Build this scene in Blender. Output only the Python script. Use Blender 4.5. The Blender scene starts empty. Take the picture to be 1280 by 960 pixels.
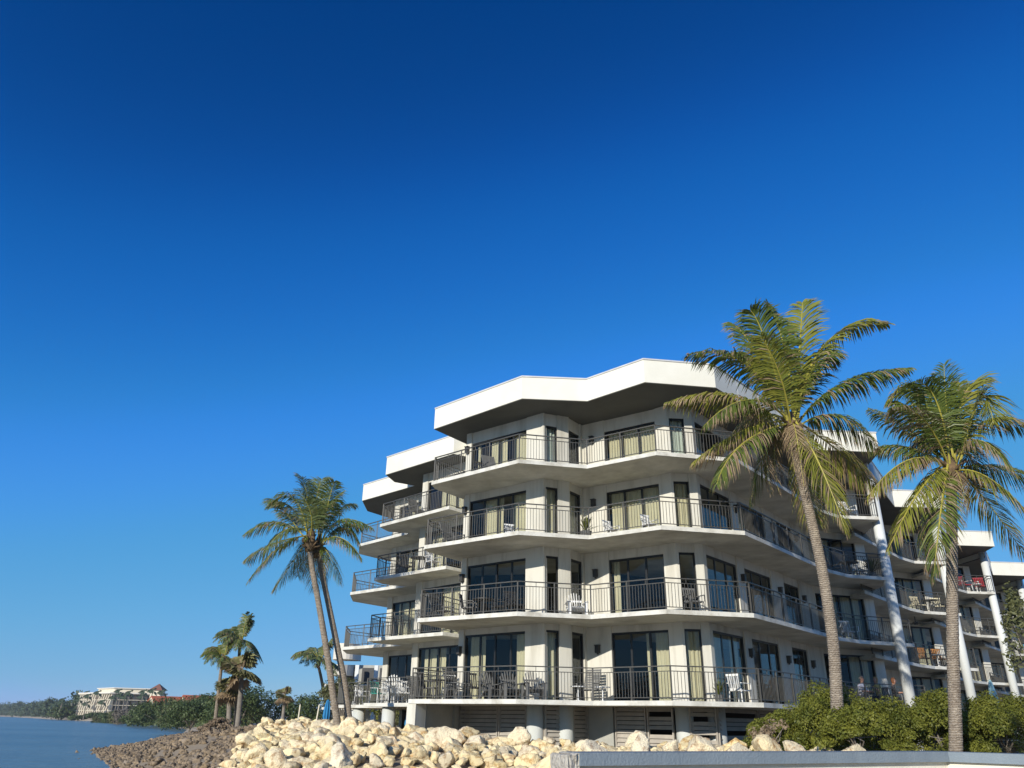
import bpy, math, random
import numpy as np
from mathutils import Vector, Matrix, noise
R = math.radians
rnd = random.Random(11)
NR = np.random.default_rng(5)
scene = bpy.context.scene
COL = scene.collection

# ------------------------------------------------------------------ materials
def mat(name, rgb, rough=.7, rgb2=None, scale=3.0, bump=0.0, bscale=20.0, metal=0.0, spec=.4,
        streak=False, objvar=0.0, transl=0.0, coords='Object', detail=6.0, sharp=None):
    m = bpy.data.materials.new(name); m.use_nodes = True
    nt = m.node_tree; N = nt.nodes; L = nt.links
    b = N['Principled BSDF']; out = N['Material Output']
    b.inputs['Roughness'].default_value = rough; b.inputs['Metallic'].default_value = metal
    b.inputs['Specular IOR Level'].default_value = spec
    tc = N.new('ShaderNodeTexCoord')
    vec = tc.outputs[coords]
    if coords == 'World':
        pass
    base = None
    if rgb2 is not None:
        mp = N.new('ShaderNodeMapping'); L.new(vec, mp.inputs[0])
        if streak: mp.inputs['Scale'].default_value = (1, 1, .12)
        n = N.new('ShaderNodeTexNoise'); n.inputs['Scale'].default_value = scale; n.inputs['Detail'].default_value = detail
        n.inputs['Roughness'].default_value = .62
        L.new(mp.outputs[0], n.inputs['Vector'])
        cr = N.new('ShaderNodeValToRGB'); lo, hi = sharp or (.32, .68)
        cr.color_ramp.elements[0].position = lo; cr.color_ramp.elements[0].color = (*rgb2, 1)
        cr.color_ramp.elements[1].position = hi; cr.color_ramp.elements[1].color = (*rgb, 1)
        L.new(n.outputs[0], cr.inputs[0]); base = cr.outputs[0]
    if objvar:
        oi = N.new('ShaderNodeObjectInfo'); hs = N.new('ShaderNodeHueSaturation')
        mr = N.new('ShaderNodeMapRange'); mr.inputs[3].default_value = 1 - objvar; mr.inputs[4].default_value = 1 + objvar * .6
        L.new(oi.outputs['Random'], mr.inputs[0]); L.new(mr.outputs[0], hs.inputs['Value'])
        m2 = N.new('ShaderNodeMath'); m2.operation = 'FRACT'; m3 = N.new('ShaderNodeMath'); m3.operation = 'MULTIPLY'; m3.inputs[1].default_value = 7.31
        L.new(oi.outputs['Random'], m3.inputs[0]); L.new(m3.outputs[0], m2.inputs[0])
        mr2 = N.new('ShaderNodeMapRange'); mr2.inputs[3].default_value = .85; mr2.inputs[4].default_value = 1.3
        L.new(m2.outputs[0], mr2.inputs[0]); L.new(mr2.outputs[0], hs.inputs['Saturation'])
        if base is not None: L.new(base, hs.inputs['Color'])
        else: hs.inputs['Color'].default_value = (*rgb, 1)
        base = hs.outputs[0]
    if base is not None: L.new(base, b.inputs['Base Color'])
    else: b.inputs['Base Color'].default_value = (*rgb, 1)
    if bump:
        n = N.new('ShaderNodeTexNoise'); n.inputs['Scale'].default_value = bscale; n.inputs['Detail'].default_value = 8
        L.new(vec, n.inputs['Vector'])
        bp = N.new('ShaderNodeBump'); bp.inputs['Strength'].default_value = bump; bp.inputs['Distance'].default_value = .05
        L.new(n.outputs[0], bp.inputs['Height']); L.new(bp.outputs[0], b.inputs['Normal'])
    if transl:
        tr = N.new('ShaderNodeBsdfTranslucent')
        if base is not None: L.new(base, tr.inputs[0])
        else: tr.inputs[0].default_value = (*rgb, 1)
        mx = N.new('ShaderNodeMixShader'); mx.inputs[0].default_value = transl
        L.new(b.outputs[0], mx.inputs[1]); L.new(tr.outputs[0], mx.inputs[2]); L.new(mx.outputs[0], out.inputs[0])
    return m

M = {}
M['concrete'] = mat('painted_concrete', (.63, .61, .535), .85, (.46, .435, .365), 1.9, .15, 30, streak=True, detail=12, sharp=(.30, .52))
M['slab'] = mat('slab_concrete', (.66, .65, .59), .85, (.44, .42, .36), 1.7, .2, 25, detail=12, sharp=(.33, .56))
M['floor'] = mat('balcony_floor_tile', (.40, .37, .31), .7, (.34, .31, .26), 3)
M['floor_dark'] = mat('balcony_floor_dark', (.20, .19, .17), .7, (.16, .15, .14), 3)  # unseen wing floors, darkened to lessen bounce and deepen the shade there
M['slabsoffit'] = mat('stained_bounce_soffit', (.76, .74, .64), .9, (.46, .44, .37), .8, .2, 25, detail=10)  # patches are stains; overall underside tone is set to mimic bounced light
M['fascia'] = mat('roof_fascia_paint', (.79, .77, .68), .6, (.70, .68, .58), .6, .03, 8)
M['roofcap'] = mat('roof_cap_metal', (.62, .63, .62), .45, (.5, .5, .5), 2)
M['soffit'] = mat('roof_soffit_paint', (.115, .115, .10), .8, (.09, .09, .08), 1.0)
M['basewall'] = mat('grey_base_concrete', (.42, .42, .38), .9, (.34, .34, .31), 1.8, .2, 25)
M['column'] = mat('column_paint', (.60, .62, .60), .7, (.50, .52, .49), 1.5, .08, 20, streak=True)
M['columnw'] = mat('white_column_paint', (.68, .70, .69), .6, (.58, .60, .58), 1.5, .05, 20, streak=True)
M['louver'] = mat('louver_boards', (.46, .42, .36), .8, (.35, .32, .28), 3)
M['rail'] = mat('bronze_rail_paint', (.085, .082, .073), .45, (.06, .058, .052), 5)
M['frame'] = mat('dark_window_frame', (.018, .019, .02), .35)
M['curtain'] = mat('cream_curtain', (.74, .66, .46), .9, (.66, .58, .40), 2)
M['curtain_w'] = mat('pale_curtain', (.62, .66, .60), .9, (.55, .58, .52), 2)
M['inner'] = mat('interior_shade', (.06, .058, .053), .9)  # dimness of the rooms is put into this near-black wall colour
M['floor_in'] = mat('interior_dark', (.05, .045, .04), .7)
M['lamp'] = mat('lamp_metal', (.05, .047, .042), .4)
M['white'] = mat('white_plastic', (.82, .82, .80), .4, (.75, .75, .72), 5)
M['grayfurn'] = mat('grey_weathered_resin', (.16, .16, .155), .6, (.12, .12, .115), 5)
M['darkfurn'] = mat('dark_metal_furniture', (.035, .034, .033), .45)
M['red'] = mat('red_cushion', (.45, .03, .05), .7)
M['cream'] = mat('cream_cushion', (.70, .64, .45), .8)
M['orange'] = mat('honey_wood', (.50, .24, .08), .6, (.38, .17, .05), 4)
M['teal'] = mat('teal_cushion', (.03, .35, .28), .7)
M['bluecloth'] = mat('blue_umbrella_cloth', (.03, .22, .45), .8, (.02, .16, .36), 5)
M['aqua'] = mat('pale_aqua_cloth', (.45, .68, .70), .8)
M['skin'] = mat('skin', (.55, .30, .21), .55)
M['hair_b'] = mat('blond_hair', (.42, .26, .12), .7)
M['hair_r'] = mat('auburn_hair', (.20, .08, .035), .7)
M['hair_g'] = mat('grey_hair', (.30, .24, .20), .7)
M['shirt_w'] = mat('pale_shirt', (.66, .66, .74), .9)
M['shirt_y'] = mat('yellow_top', (.78, .65, .28), .9)
M['shirt_d'] = mat('dark_top', (.05, .05, .06), .9)
M['trouser'] = mat('navy_trousers', (.02, .025, .05), .9)
M['rock'] = mat('cream_limestone', (.85, .725, .48), .95, (.50, .34, .19), 2.6, 1.0, 13, objvar=.10, detail=14, sharp=(.36, .50))
M['rock2'] = mat('brown_shore_stone', (.42, .33, .23), .95, (.10, .08, .06), 2.2, .8, 9, objvar=.3, detail=10)
M['wallcap'] = mat('blue_grey_wall_cap', (.22, .265, .30), .8, (.175, .215, .25), 3.0, .25, 40, streak=True)
M['wallbody'] = mat('white_wall_paint', (.78, .75, .64), .85, (.70, .66, .55), 2, .2, 30)
M['walledge'] = mat('worn_bare_concrete', (.55, .52, .45), .95, (.36, .33, .28), 9, .9, 25)
M['leaf1'] = mat('hedge_leaf', (.27, .275, .045), .5, (.08, .105, .02), 2.2, transl=.3, spec=.3)
M['leaf2'] = mat('mangrove_leaf', (.10, .135, .045), .55, (.055, .085, .032), .35, transl=.2, spec=.3)
M['leaf3'] = mat('olive_leaf', (.17, .18, .07), .55, (.09, .095, .045), .3, transl=.2, spec=.3)
M['leaf4'] = mat('far_casuarina', (.10, .135, .075), .6, (.06, .09, .055), .03, transl=.1, spec=.2)
M['fan'] = mat('fan_leaf', (.27, .26, .11), .6, (.16, .15, .06), 1.5, transl=.2, spec=.3)
M['leafg'] = mat('grey_twig_leaf', (.20, .18, .15), .8, (.12, .105, .085), .6, transl=.1, spec=.2)
M['brush'] = mat('dry_brush', (.34, .26, .18), .8, (.20, .15, .10), .8, transl=.1, spec=.2)
M['frond'] = mat('frond_green', (.18, .22, .045), .38, (.085, .125, .025), .9, transl=.28, spec=.32)
M['frond2'] = mat('frond_yellow_green', (.30, .29, .05), .38, (.17, .20, .035), .9, transl=.3, spec=.32)
M['frond_s'] = mat('frond_soft_green', (.17, .205, .07), .45, (.09, .13, .045), .5, transl=.25, spec=.4)
M['dry'] = mat('dry_leaflet', (.36, .27, .165), .7, (.22, .155, .09), 2, transl=.15, spec=.2)
M['rib'] = mat('frond_rib', (.42, .37, .06), .45, (.28, .25, .05), 3)
M['bark'] = mat('palm_bark', (.42, .36, .28), .9, (.25, .205, .16), 5, .6, 30)
def rings(m):
    nt = m.node_tree; N = nt.nodes; L = nt.links; b = N['Principled BSDF']; src = b.inputs['Base Color'].links[0].from_socket
    tc = N.new('ShaderNodeTexCoord'); w = N.new('ShaderNodeTexWave'); w.bands_direction = 'Z'; w.inputs['Scale'].default_value = 5.5; w.inputs['Distortion'].default_value = 4.5; w.inputs['Detail'].default_value = 3; w.inputs['Detail Scale'].default_value = 2.5
    L.new(tc.outputs['Object'], w.inputs[0]); cr = N.new('ShaderNodeValToRGB'); cr.color_ramp.elements[0].position = .1; cr.color_ramp.elements[0].color = (.68, .64, .60, 1); cr.color_ramp.elements[1].position = .4; cr.color_ramp.elements[1].color = (1, 1, 1, 1)
    L.new(w.outputs[1], cr.inputs[0]); mx = N.new('ShaderNodeMix'); mx.data_type = 'RGBA'; mx.blend_type = 'MULTIPLY'; mx.inputs[0].default_value = 1; L.new(src, mx.inputs[6]); L.new(cr.outputs[0], mx.inputs[7]); L.new(mx.outputs[2], b.inputs['Base Color'])
    bp = N.new('ShaderNodeBump'); bp.inputs['Strength'].default_value = .8; bp.inputs['Distance'].default_value = .03; L.new(w.outputs[1], bp.inputs['Height']); L.new(b.inputs['Normal'].links[0].from_socket, bp.inputs['Normal']); L.new(bp.outputs[0], b.inputs['Normal'])
rings(M['bark'])
M['bark2'] = mat('grey_bark', (.25, .22, .18), .9, (.15, .13, .11), 3, .4, 20)
M['sheath'] = mat('brown_fibre', (.20, .135, .07), .9, (.09, .06, .035), 9, .6, 40)
M['farwall'] = mat('far_stucco', (.70, .64, .50), .9, (.64, .58, .45), .2)
M['farwall_w'] = mat('far_white', (.68, .64, .55), .9)
M['farfin'] = mat('far_brown_recess', (.24, .15, .11), .9)
M['fardark'] = mat('far_dark_opening', (.05, .05, .05), .6)
M['tile'] = mat('orange_roof_tile', (.52, .15, .07), .8, (.42, .11, .05), .6)
M['tile_b'] = mat('brown_roof_tile', (.20, .085, .055), .8)
M['stake'] = mat('pale_stake', (.66, .62, .50), .8)

def glass_mat():
    m = bpy.data.materials.new('tinted_glass'); m.use_nodes = True
    nt = m.node_tree; N = nt.nodes; L = nt.links; N.remove(N['Principled BSDF'])
    t = N.new('ShaderNodeBsdfTransparent'); t.inputs[0].default_value = (.86, .88, .87, 1)
    g = N.new('ShaderNodeBsdfGlossy'); g.inputs['Roughness'].default_value = .02; g.inputs[0].default_value = (.9, .95, 1, 1)
    f = N.new('ShaderNodeLayerWeight'); f.inputs[0].default_value = .5
    pw = N.new('ShaderNodeMath'); pw.operation = 'POWER'; pw.inputs[1].default_value = 4; L.new(f.outputs['Facing'], pw.inputs[0])
    mm = N.new('ShaderNodeMath'); mm.operation = 'MULTIPLY_ADD'; mm.inputs[1].default_value = .5; mm.inputs[2].default_value = .018; mm.use_clamp = True
    L.new(pw.outputs[0], mm.inputs[0])
    x = N.new('ShaderNodeMixShader'); L.new(mm.outputs[0], x.inputs[0]); L.new(t.outputs[0], x.inputs[1]); L.new(g.outputs[0], x.inputs[2])
    L.new(x.outputs[0], N['Material Output'].inputs[0]); return m
M['glass'] = glass_mat()

def water_mat():
    m = bpy.data.materials.new('sea_water'); m.use_nodes = True
    nt = m.node_tree; N = nt.nodes; L = nt.links; b = N['Principled BSDF']
    b.inputs['Base Color'].default_value = (.012, .05, .075, 1); b.inputs['Roughness'].default_value = .26
    b.inputs['IOR'].default_value = 1.33
    tc = N.new('ShaderNodeTexCoord'); mp = N.new('ShaderNodeMapping'); mp.inputs['Scale'].default_value = (.35, 1, 1); mp.inputs['Rotation'].default_value = (0, 0, .5)
    L.new(tc.outputs['Object'], mp.inputs[0])
    prev = None
    for sc, st, di in ((.12, .6, 1.2), (.6, .8, .6), (2.2, .9, .22)):
        n = N.new('ShaderNodeTexNoise'); n.inputs['Scale'].default_value = sc; n.inputs['Detail'].default_value = 5; n.inputs['Roughness'].default_value = .6
        L.new(mp.outputs[0], n.inputs['Vector'])
        bp = N.new('ShaderNodeBump'); bp.inputs['Strength'].default_value = st; bp.inputs['Distance'].default_value = di
        L.new(n.outputs[0], bp.inputs['Height'])
        if prev is not None: L.new(prev, bp.inputs['Normal'])
        prev = bp.outputs[0]
    L.new(prev, b.inputs['Normal'])
    n = N.new('ShaderNodeTexNoise'); n.inputs['Scale'].default_value = .02; n.inputs['Detail'].default_value = 3
    mp2 = N.new('ShaderNodeMapping'); mp2.inputs['Scale'].default_value = (.4, 1.6, 1); L.new(tc.outputs['Object'], mp2.inputs[0]); L.new(mp2.outputs[0], n.inputs['Vector'])
    cr = N.new('ShaderNodeValToRGB'); cr.color_ramp.elements[0].color = (.09, .145, .165, 1); cr.color_ramp.elements[1].color = (.17, .24, .24, 1)
    cr.color_ramp.elements[0].position = .35; cr.color_ramp.elements[1].position = .7
    L.new(n.outputs[0], cr.inputs[0]); L.new(cr.outputs[0], b.inputs['Base Color'])
    return m
M['water'] = water_mat()

def ground_mat():
    m = mat('sand_and_soil', (.56, .49, .37), .95, (.30, .22, .14), .25, .5, 4, coords='Object', sharp=(.38, .60))
    nt = m.node_tree; N = nt.nodes; L = nt.links; b = N['Principled BSDF']; src = b.inputs['Base Color'].links[0].from_socket
    sx = N.new('ShaderNodeSeparateXYZ'); tc = N.new('ShaderNodeTexCoord'); L.new(tc.outputs['Object'], sx.inputs[0])
    mr = N.new('ShaderNodeMapRange'); mr.inputs[1].default_value = 50; mr.inputs[2].default_value = 66; L.new(sx.outputs[1], mr.inputs[0])
    mx = N.new('ShaderNodeMix'); mx.data_type = 'RGBA'; mx.inputs[6].default_value = (.27, .22, .155, 1); L.new(mr.outputs[0], mx.inputs[0]); L.new(src, mx.inputs[7]); L.new(mx.outputs[2], b.inputs['Base Color'])
    return m
M['ground'] = ground_mat()

# ------------------------------------------------------------------ mesh helpers
class MB:
    def __init__(s): s.v = []; s.f = []; s.mi = []
    def add(s, vs, fs, mi=0):
        o = len(s.v); s.v += [tuple(p) for p in vs]; s.f += [tuple(i + o for i in f) for f in fs]; s.mi += [mi] * len(fs)
    def hexa(s, p, mi=0):
        s.add(p, [(0, 3, 2, 1), (4, 5, 6, 7), (0, 1, 5, 4), (1, 2, 6, 5), (2, 3, 7, 6), (3, 0, 4, 7)], mi)
    def box(s, x0, x1, y0, y1, z0, z1, mi=0):
        s.hexa([(x0, y0, z0), (x1, y0, z0), (x1, y1, z0), (x0, y1, z0), (x0, y0, z1), (x1, y0, z1), (x1, y1, z1), (x0, y1, z1)], mi)
    def bar(s, a, b, w, h=None, up=(0, 0, 1), mi=0):
        a = Vector(a); b = Vector(b); h = h or w; d = (b - a)
        if d.length < 1e-6: return
        d.normalize(); u = Vector(up)
        if abs(d.dot(u)) > .98: u = Vector((1, 0, 0))
        x = d.cross(u).normalized(); y = x.cross(d).normalized()
        p = []
        for c in (a, b):
            for sx, sy in ((-1, -1), (1, -1), (1, 1), (-1, 1)): p.append(c + x * w / 2 * sx + y * h / 2 * sy)
        s.hexa(p, mi)
    def prism(s, poly, z0, z1, mi=0):
        n = len(poly)
        vs = [(x, y, z0) for x, y in poly] + [(x, y, z1) for x, y in poly]
        s.add(vs, [tuple(range(n - 1, -1, -1)), tuple(range(n, 2 * n))] + [(i, (i + 1) % n, n + (i + 1) % n, n + i) for i in range(n)], mi)
    def tube(s, pts, rs, n=8, cap=True, mi=0):
        pts = [Vector(p) for p in pts]; o = []
        for i, p in enumerate(pts):
            d = (pts[min(i + 1, len(pts) - 1)] - pts[max(i - 1, 0)]).normalized()
            u = Vector((0, 1, 0)) if abs(d.z) > .9 else Vector((0, 0, 1))
            x = d.cross(u).normalized(); y = d.cross(x).normalized(); r = rs[i] if hasattr(rs, '__len__') else rs
            for k in range(n):
                a = 2 * math.pi * k / n; o.append(p + x * r * math.cos(a) + y * r * math.sin(a))
        f = []
        for i in range(len(pts) - 1):
            for k in range(n): f.append((i * n + k, i * n + (k + 1) % n, (i + 1) * n + (k + 1) % n, (i + 1) * n + k))
        if cap: f += [tuple(range(n - 1, -1, -1)), tuple(range((len(pts) - 1) * n, len(pts) * n))]
        s.add(o, f, mi)
    def build(s, name, mats, parent=None, smooth=False, loc=None):
        me = bpy.data.meshes.new(name); me.from_pydata(s.v, [], s.f)
        if not isinstance(mats, (list, tuple)): mats = [mats]
        for m in mats: me.materials.append(m)
        if len(mats) > 1: me.polygons.foreach_set('material_index', s.mi)
        if smooth: me.polygons.foreach_set('use_smooth', [True] * len(me.polygons))
        me.update()
        o = bpy.data.objects.new(name, me); COL.objects.link(o)
        if parent is not None: o.parent = parent
        if loc: o.location = loc
        return o

def tag(o, label=None, cat=None, group=None, kind=None):
    if label: o['label'] = label
    if cat: o['category'] = cat
    if group: o['group'] = group
    if kind: o['kind'] = kind
    return o
def empty(name, loc=(0, 0, 0), rz=0, **k):
    o = bpy.data.objects.new(name, None); COL.objects.link(o); o.location = loc; o.rotation_euler = (0, 0, rz); o.empty_display_size = .2
    return tag(o, **k)
def dup(root, loc, rz=0, label=None, scale=None, group=None, remat=None):
    def cp(o, par):
        c = o.copy(); COL.objects.link(c); c.parent = par
        if remat and o.type == 'MESH' and o.name.split('.')[0] in remat:
            c.data = o.data.copy(); c.data.materials[0] = remat[o.name.split('.')[0]]
        for ch in list(o.children): cp(ch, c)
        return c
    kids = list(root.children)
    r = root.copy(); COL.objects.link(r); r.location = loc; r.rotation_euler = (0, 0, rz)
    if scale: r.scale = (scale,) * 3
    if label: r['label'] = label
    if group: r['group'] = group
    for ch in kids: cp(ch, r)
    return r

def offset(line, d):
    """offset an open polyline to its left by d"""
    out = []
    n = len(line)
    for i in range(n):
        p = Vector(line[i])
        dirs = []
        if i > 0: dirs.append((p - Vector(line[i - 1])).normalized())
        if i < n - 1: dirs.append((Vector(line[i + 1]) - p).normalized())
        ns = [Vector((-e.y, e.x)) for e in dirs]
        m = sum(ns, Vector((0, 0))).normalized(); k = d / max(.35, m.dot(ns[0]))
        out.append(tuple(p + m * k))
    return out
SUN_E, SKY_S, SKY_AIR, SKY_DUST, SKY_OZ, EXPO, HAZE = 5.0, .1, 1.0, 0.0, 6.0, 0.0, .00014
SKYC = [[(0, 0), (.033, .0005), (.055, .009), (.106, .058), (.25, .15), (.41, .227), (.7, .45), (1, .75)],
        [(0, 0), (.083, .050), (.125, .127), (.239, .301), (.40, .40), (.56, .46), (.8, .62), (1, .85)],
        [(0, 0), (.19, .23), (.28, .474), (.36, .62), (.463, .78), (.56, .72), (.75, .80), (1, .90)]]
# ------------------------------------------------------------------ the apartment building
H = {1: .75, 2: 3.61, 3: 6.483, 4: 9.243, 5: 11.95}
HEAD = {1: 2.47, 2: 2.38, 3: 2.28, 4: 2.17}
TH = .15
building = empty('apartment_building', (4, 32, -1.2), label='large cream concrete apartment building with zigzag stepped balconies and white roof edge', cat='building')
building_inv = Matrix.Translation(Vector((-4, -32, 1.2)))
def part(mb, name, m, parent=None, smooth=False, label=None):
    """a part of the building, modelled in world metres"""
    par = parent or building
    o = mb.build(name, m, par, smooth)
    o.matrix_parent_inverse = building_inv if par is building else Matrix.Identity(4)
    if label: o['label'] = label
    return o

A = {1: (-3.58, 30.0), 2: (-3.46, 30.25), 3: (-3.42, 30.65), 4: (-3.32, 31.0)}
T2 = {1: (-6.60, 38.1), 2: (-6.69, 38.2), 3: (-6.66, 38.4), 4: (-6.66, 38.75)}
T3 = {1: (-8.95, 43.3), 2: (-8.87, 43.2), 3: (-8.74, 43.2), 4: (-8.58, 43.6)}
G = {1: (18.8, 36.7), 2: (18.6, 36.6), 3: (18.0, 36.1), 4: (17.55, 35.6)}
B, C, D, E = (.3, 27.85), (2.97, 28.4), (5.35, 26.65), (8.5, 27.3)
F1, F2 = (14.3, 34.35), (15.6, 35.45)
V = Vector((7.45, 8.15))
DZ = {0: 0, 1: .45, 2: .76, 3: 1.16, 4: 1.6}
def sh(p, n): return (p[0] + V.x * n, p[1] + V.y * n)

def railing(line, z, parent, closed=False):
    """top rails, posts and balusters along a line, standing on the slab"""
    mb = MB(); n = len(line)
    for i in range(n - 1):
        a = Vector(line[i]); b = Vector(line[i + 1]); L = (b - a).length
        if L < .05: continue
        u = (b - a) / L
        P = lambda s, zz: (a.x + u.x * s, a.y + u.y * s, z + zz)
        mb.bar(P(0, 1.06), P(L, 1.06), .055, .035)
        mb.bar(P(0, .90), P(L, .90), .03, .025)
        mb.bar(P(0, .09), P(L, .09), .03, .025)
        k = max(1, round(L / 1.55))
        for j in range(k + (1 if i == n - 2 else 0)):
            s = L * j / k
            mb.bar(P(s, 0), P(s, 1.045), .048)
        for j in range(k):
            s0 = L * j / k; s1 = L * (j + 1) / k; m = max(1, round((s1 - s0) / .118))
            for q in range(1, m):
                s = s0 + (s1 - s0) * q / m
                mb.bar(P(s, .095), P(s, .895), .0165)
            mb.bar(P((s0 + s1) / 2, .91), P((s0 + s1) / 2, 1.05), .02)
    o = mb.build('railing', M['rail'], parent); return o

def slab(poly, rail_line, z):
    mb = MB(); mb.prism(poly, z - TH, z); mb.mi[0] = 1; mb.mi[1] = 2
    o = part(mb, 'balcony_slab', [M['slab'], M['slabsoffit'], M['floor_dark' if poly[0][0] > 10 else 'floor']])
    if rail_line: railing(offset(rail_line, .09), z + .002, o)
    return o

# main and left-hand blocks share their floors
for l in (1, 2, 3, 4):
    z = H[l]
    front = [A[l], B, C, D, E, F1, F2, G[l]]
    back = [(18.3, 39.4), (15, 46), (0, 56), (-4.5, 52)]
    left3 = [(-7.4, 48.0), (-9.1 + (T3[l][0] + 8.84) * .5, 45.7), T3[l], (-5.25, 40.1)]
    left2 = [(T2[l][0] + .3, T2[l][1] + 1.0), T2[l], (-2.85, 34.9), (-2.1, 35.75)]
    A2 = (A[l][0] + .12, A[l][1] + .6)
    poly = front + back + left3 + left2 + [(-2.05, 33.2), A2]
    o = slab(poly, [(-2.1, 33.0), A2, A[l], B, C, D, E, F1, F2, G[l]], z)
    railing(offset([(-5.0, 40.3), (T2[l][0] + .3, T2[l][1] + 1.0), T2[l], (-2.85, 34.9), (-2.15, 35.7)], .09), z + .002, o)
    railing(offset([(-7.4, 47.9), (-9.1 + (T3[l][0] + 8.84) * .5, 45.7), T3[l], (-5.4, 40.3)], .09), z + .002, o)
# stepped wings receding to the right
for n in (1, 2, 3, 4):
    for l in (1, 2, 3, 4):
        z = H[l] - DZ[n]
        S0 = sh((16.9 - V.x, 37.0 - V.y), n)
        poly = [S0, sh(F1, n), sh(F2, n), sh(G[l], n), sh((18.3, 39.4), n), sh((14, 46), n), sh((9.2, 38), n)]
        slab(poly, [S0, sh(F1, n), sh(F2, n), sh(G[l], n)], z)

# ---- walls with their windows
def frame_of(a, b):
    a = Vector(a); b = Vector(b); u = (b - a).normalized(); n = Vector((-u.y, u.x)); return a, u, n, (b - a).length
def sbox(mb, fr, s0, s1, d0, d1, z0, z1, mi=0):
    a, u, n, L = fr
    p = []
    for z in (z0, z1):
        for s, d in ((s0, d0), (s1, d0), (s1, d1), (s0, d1)):
            q = a + u * s + n * d; p.append((q.x, q.y, z))
    mb.hexa(p, mi)

def window(fr, s0, s1, z0, z1, curtains=(), npan=None, cm='curtain'):
    w = s1 - s0; mb = MB(); t = .055
    sbox(mb, fr, s0, s0 + t, .07, .17, z0, z1); sbox(mb, fr, s1 - t, s1, .07, .17, z0, z1)
    sbox(mb, fr, s0 + t, s1 - t, .071, .169, z1 - t * 1.4, z1); sbox(mb, fr, s0 + t, s1 - t, .071, .169, z0, z0 + t)
    k = npan or max(1, round(w / .82))
    for j in range(1, k):
        s = s0 + w * j / k; sbox(mb, fr, s - .04, s + .04, .085 + .02 * (j % 2), .14 + .02 * (j % 2), z0 + t, z1 - t * 1.4)
    o = part(mb, 'window', M['frame'])
    g = MB(); sbox(g, fr, s0 + t, s1 - t, .118, .124, z0 + t, z1 - t * 1.4)
    g.build('glass_pane', M['glass'], o)
    a, u, n, L = fr
    for c0, c1 in curtains:
        cb = MB(); m = max(6, int((c1 - c0) * w / .028)); vs = []; fs = []
        ph = rnd.random() * 6
        for i in range(m + 1):
            s = s0 + w * (c0 + (c1 - c0) * i / m); d = .30 + .03 * math.sin(i * 1.15 + ph) + .012 * math.sin(i * .41 + ph * 2)
            q = a + u * s + n * d; vs += [(q.x, q.y, z0 + .03), (q.x, q.y, z1 - .03)]
        for i in range(m): fs.append((2 * i, 2 * i + 2, 2 * i + 3, 2 * i + 1))
        m0 = len(vs)
        cb.add(vs, fs); cb.build('curtain', M[cm], o, True)
    return o

def wall(a, b, l, opens, dz=0, th=.22, curt=None, ext=0.0):
    fr = frame_of(a, b); z0 = H[l] - dz - .02; z1 = H[l + 1] - dz - (TH if l < 4 else 0) + .02
    hd = H[l] - dz + HEAD[l]; mb = MB(); s = -ext
    for i, (o0, o1) in enumerate(opens):
        if o0 - s > .02: sbox(mb, fr, s, o0, 0, th, z0, z1)
        sbox(mb, fr, o0, o1, .045, th, hd, z1)
        window(fr, o0, o1, H[l] - dz + .012, hd, (curt or {}).get(i, ()), cm='curtain_w' if l == 4 and i == 0 and (o1 - o0) < .8 else 'curtain')
        s = o1
    L = fr[3]
    if L + ext - s > .02: sbox(mb, fr, s, L + ext, 0, th, z0, z1)
    return mb

W = [(-2.0, 32.5), (.75, 30.25), (1.33, 29.75), (2.4, 30.2), (3.08, 31.15), (5.9, 29.1), (6.27, 28.75), (7.3, 28.8), (14.75, 37.75), (18.15, 38.9)]
P2, Q2, P3, Q3 = (-2.05, 36.2), (-4.6, 38.8), (-4.2, 41.3), (-6.75, 43.9)
full = [(0, .98)]
CUR = {  # level -> segment -> {opening: [(from, to)...]}
    1: {'01': {0: [(.04, .30), (.8, .97)]}, '23': {0: [(.05, .95)]}, '34': {}, '45': {0: [(.56, .64), (.72, .98)]}, '67': {0: full}, '78': {0: [(.1, .5), (.7, .95)]}, '89': {0: [(.55, .95)]}, 'q2': {0: [(.08, .36), (.42, .6)]}, 'q3': {0: [(.7, .9)]}},
    2: {'01': {}, '23': {}, '34': {}, '45': {0: [(.03, .14)]}, '67': {}, '78': {}, '89': {0: [(.2, .5), (.6, .95)]}, 'q2': {0: [(.4, .95)]}, 'q3': {0: [(.1, .6)]}},
    3: {'01': {0: [(.2, .55), (.7, .98)]}, '23': {0: full}, '34': {0: [(.5, .9)]}, '45': {0: [(.04, .98)]}, '67': {0: full}, '78': {1: [(.1, .5)]}, '89': {0: [(.1, .5)]}, 'q2': {0: [(.1, .5)]}, 'q3': {0: [(.3, .8)]}},
    4: {'01': {0: [(.05, .1), (.32, .6), (.72, .97)]}, '23': {0: full}, '34': {0: [(0, .4)]}, '45': {0: [(.03, .98)]}, '67': {0: full}, '78': {0: [(.2, .4)]}, '89': {0: [(.3, .9)]}, 'q2': {0: [(.3, .95)]}, 'q3': {0: [(.3, .7)]}}}
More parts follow.
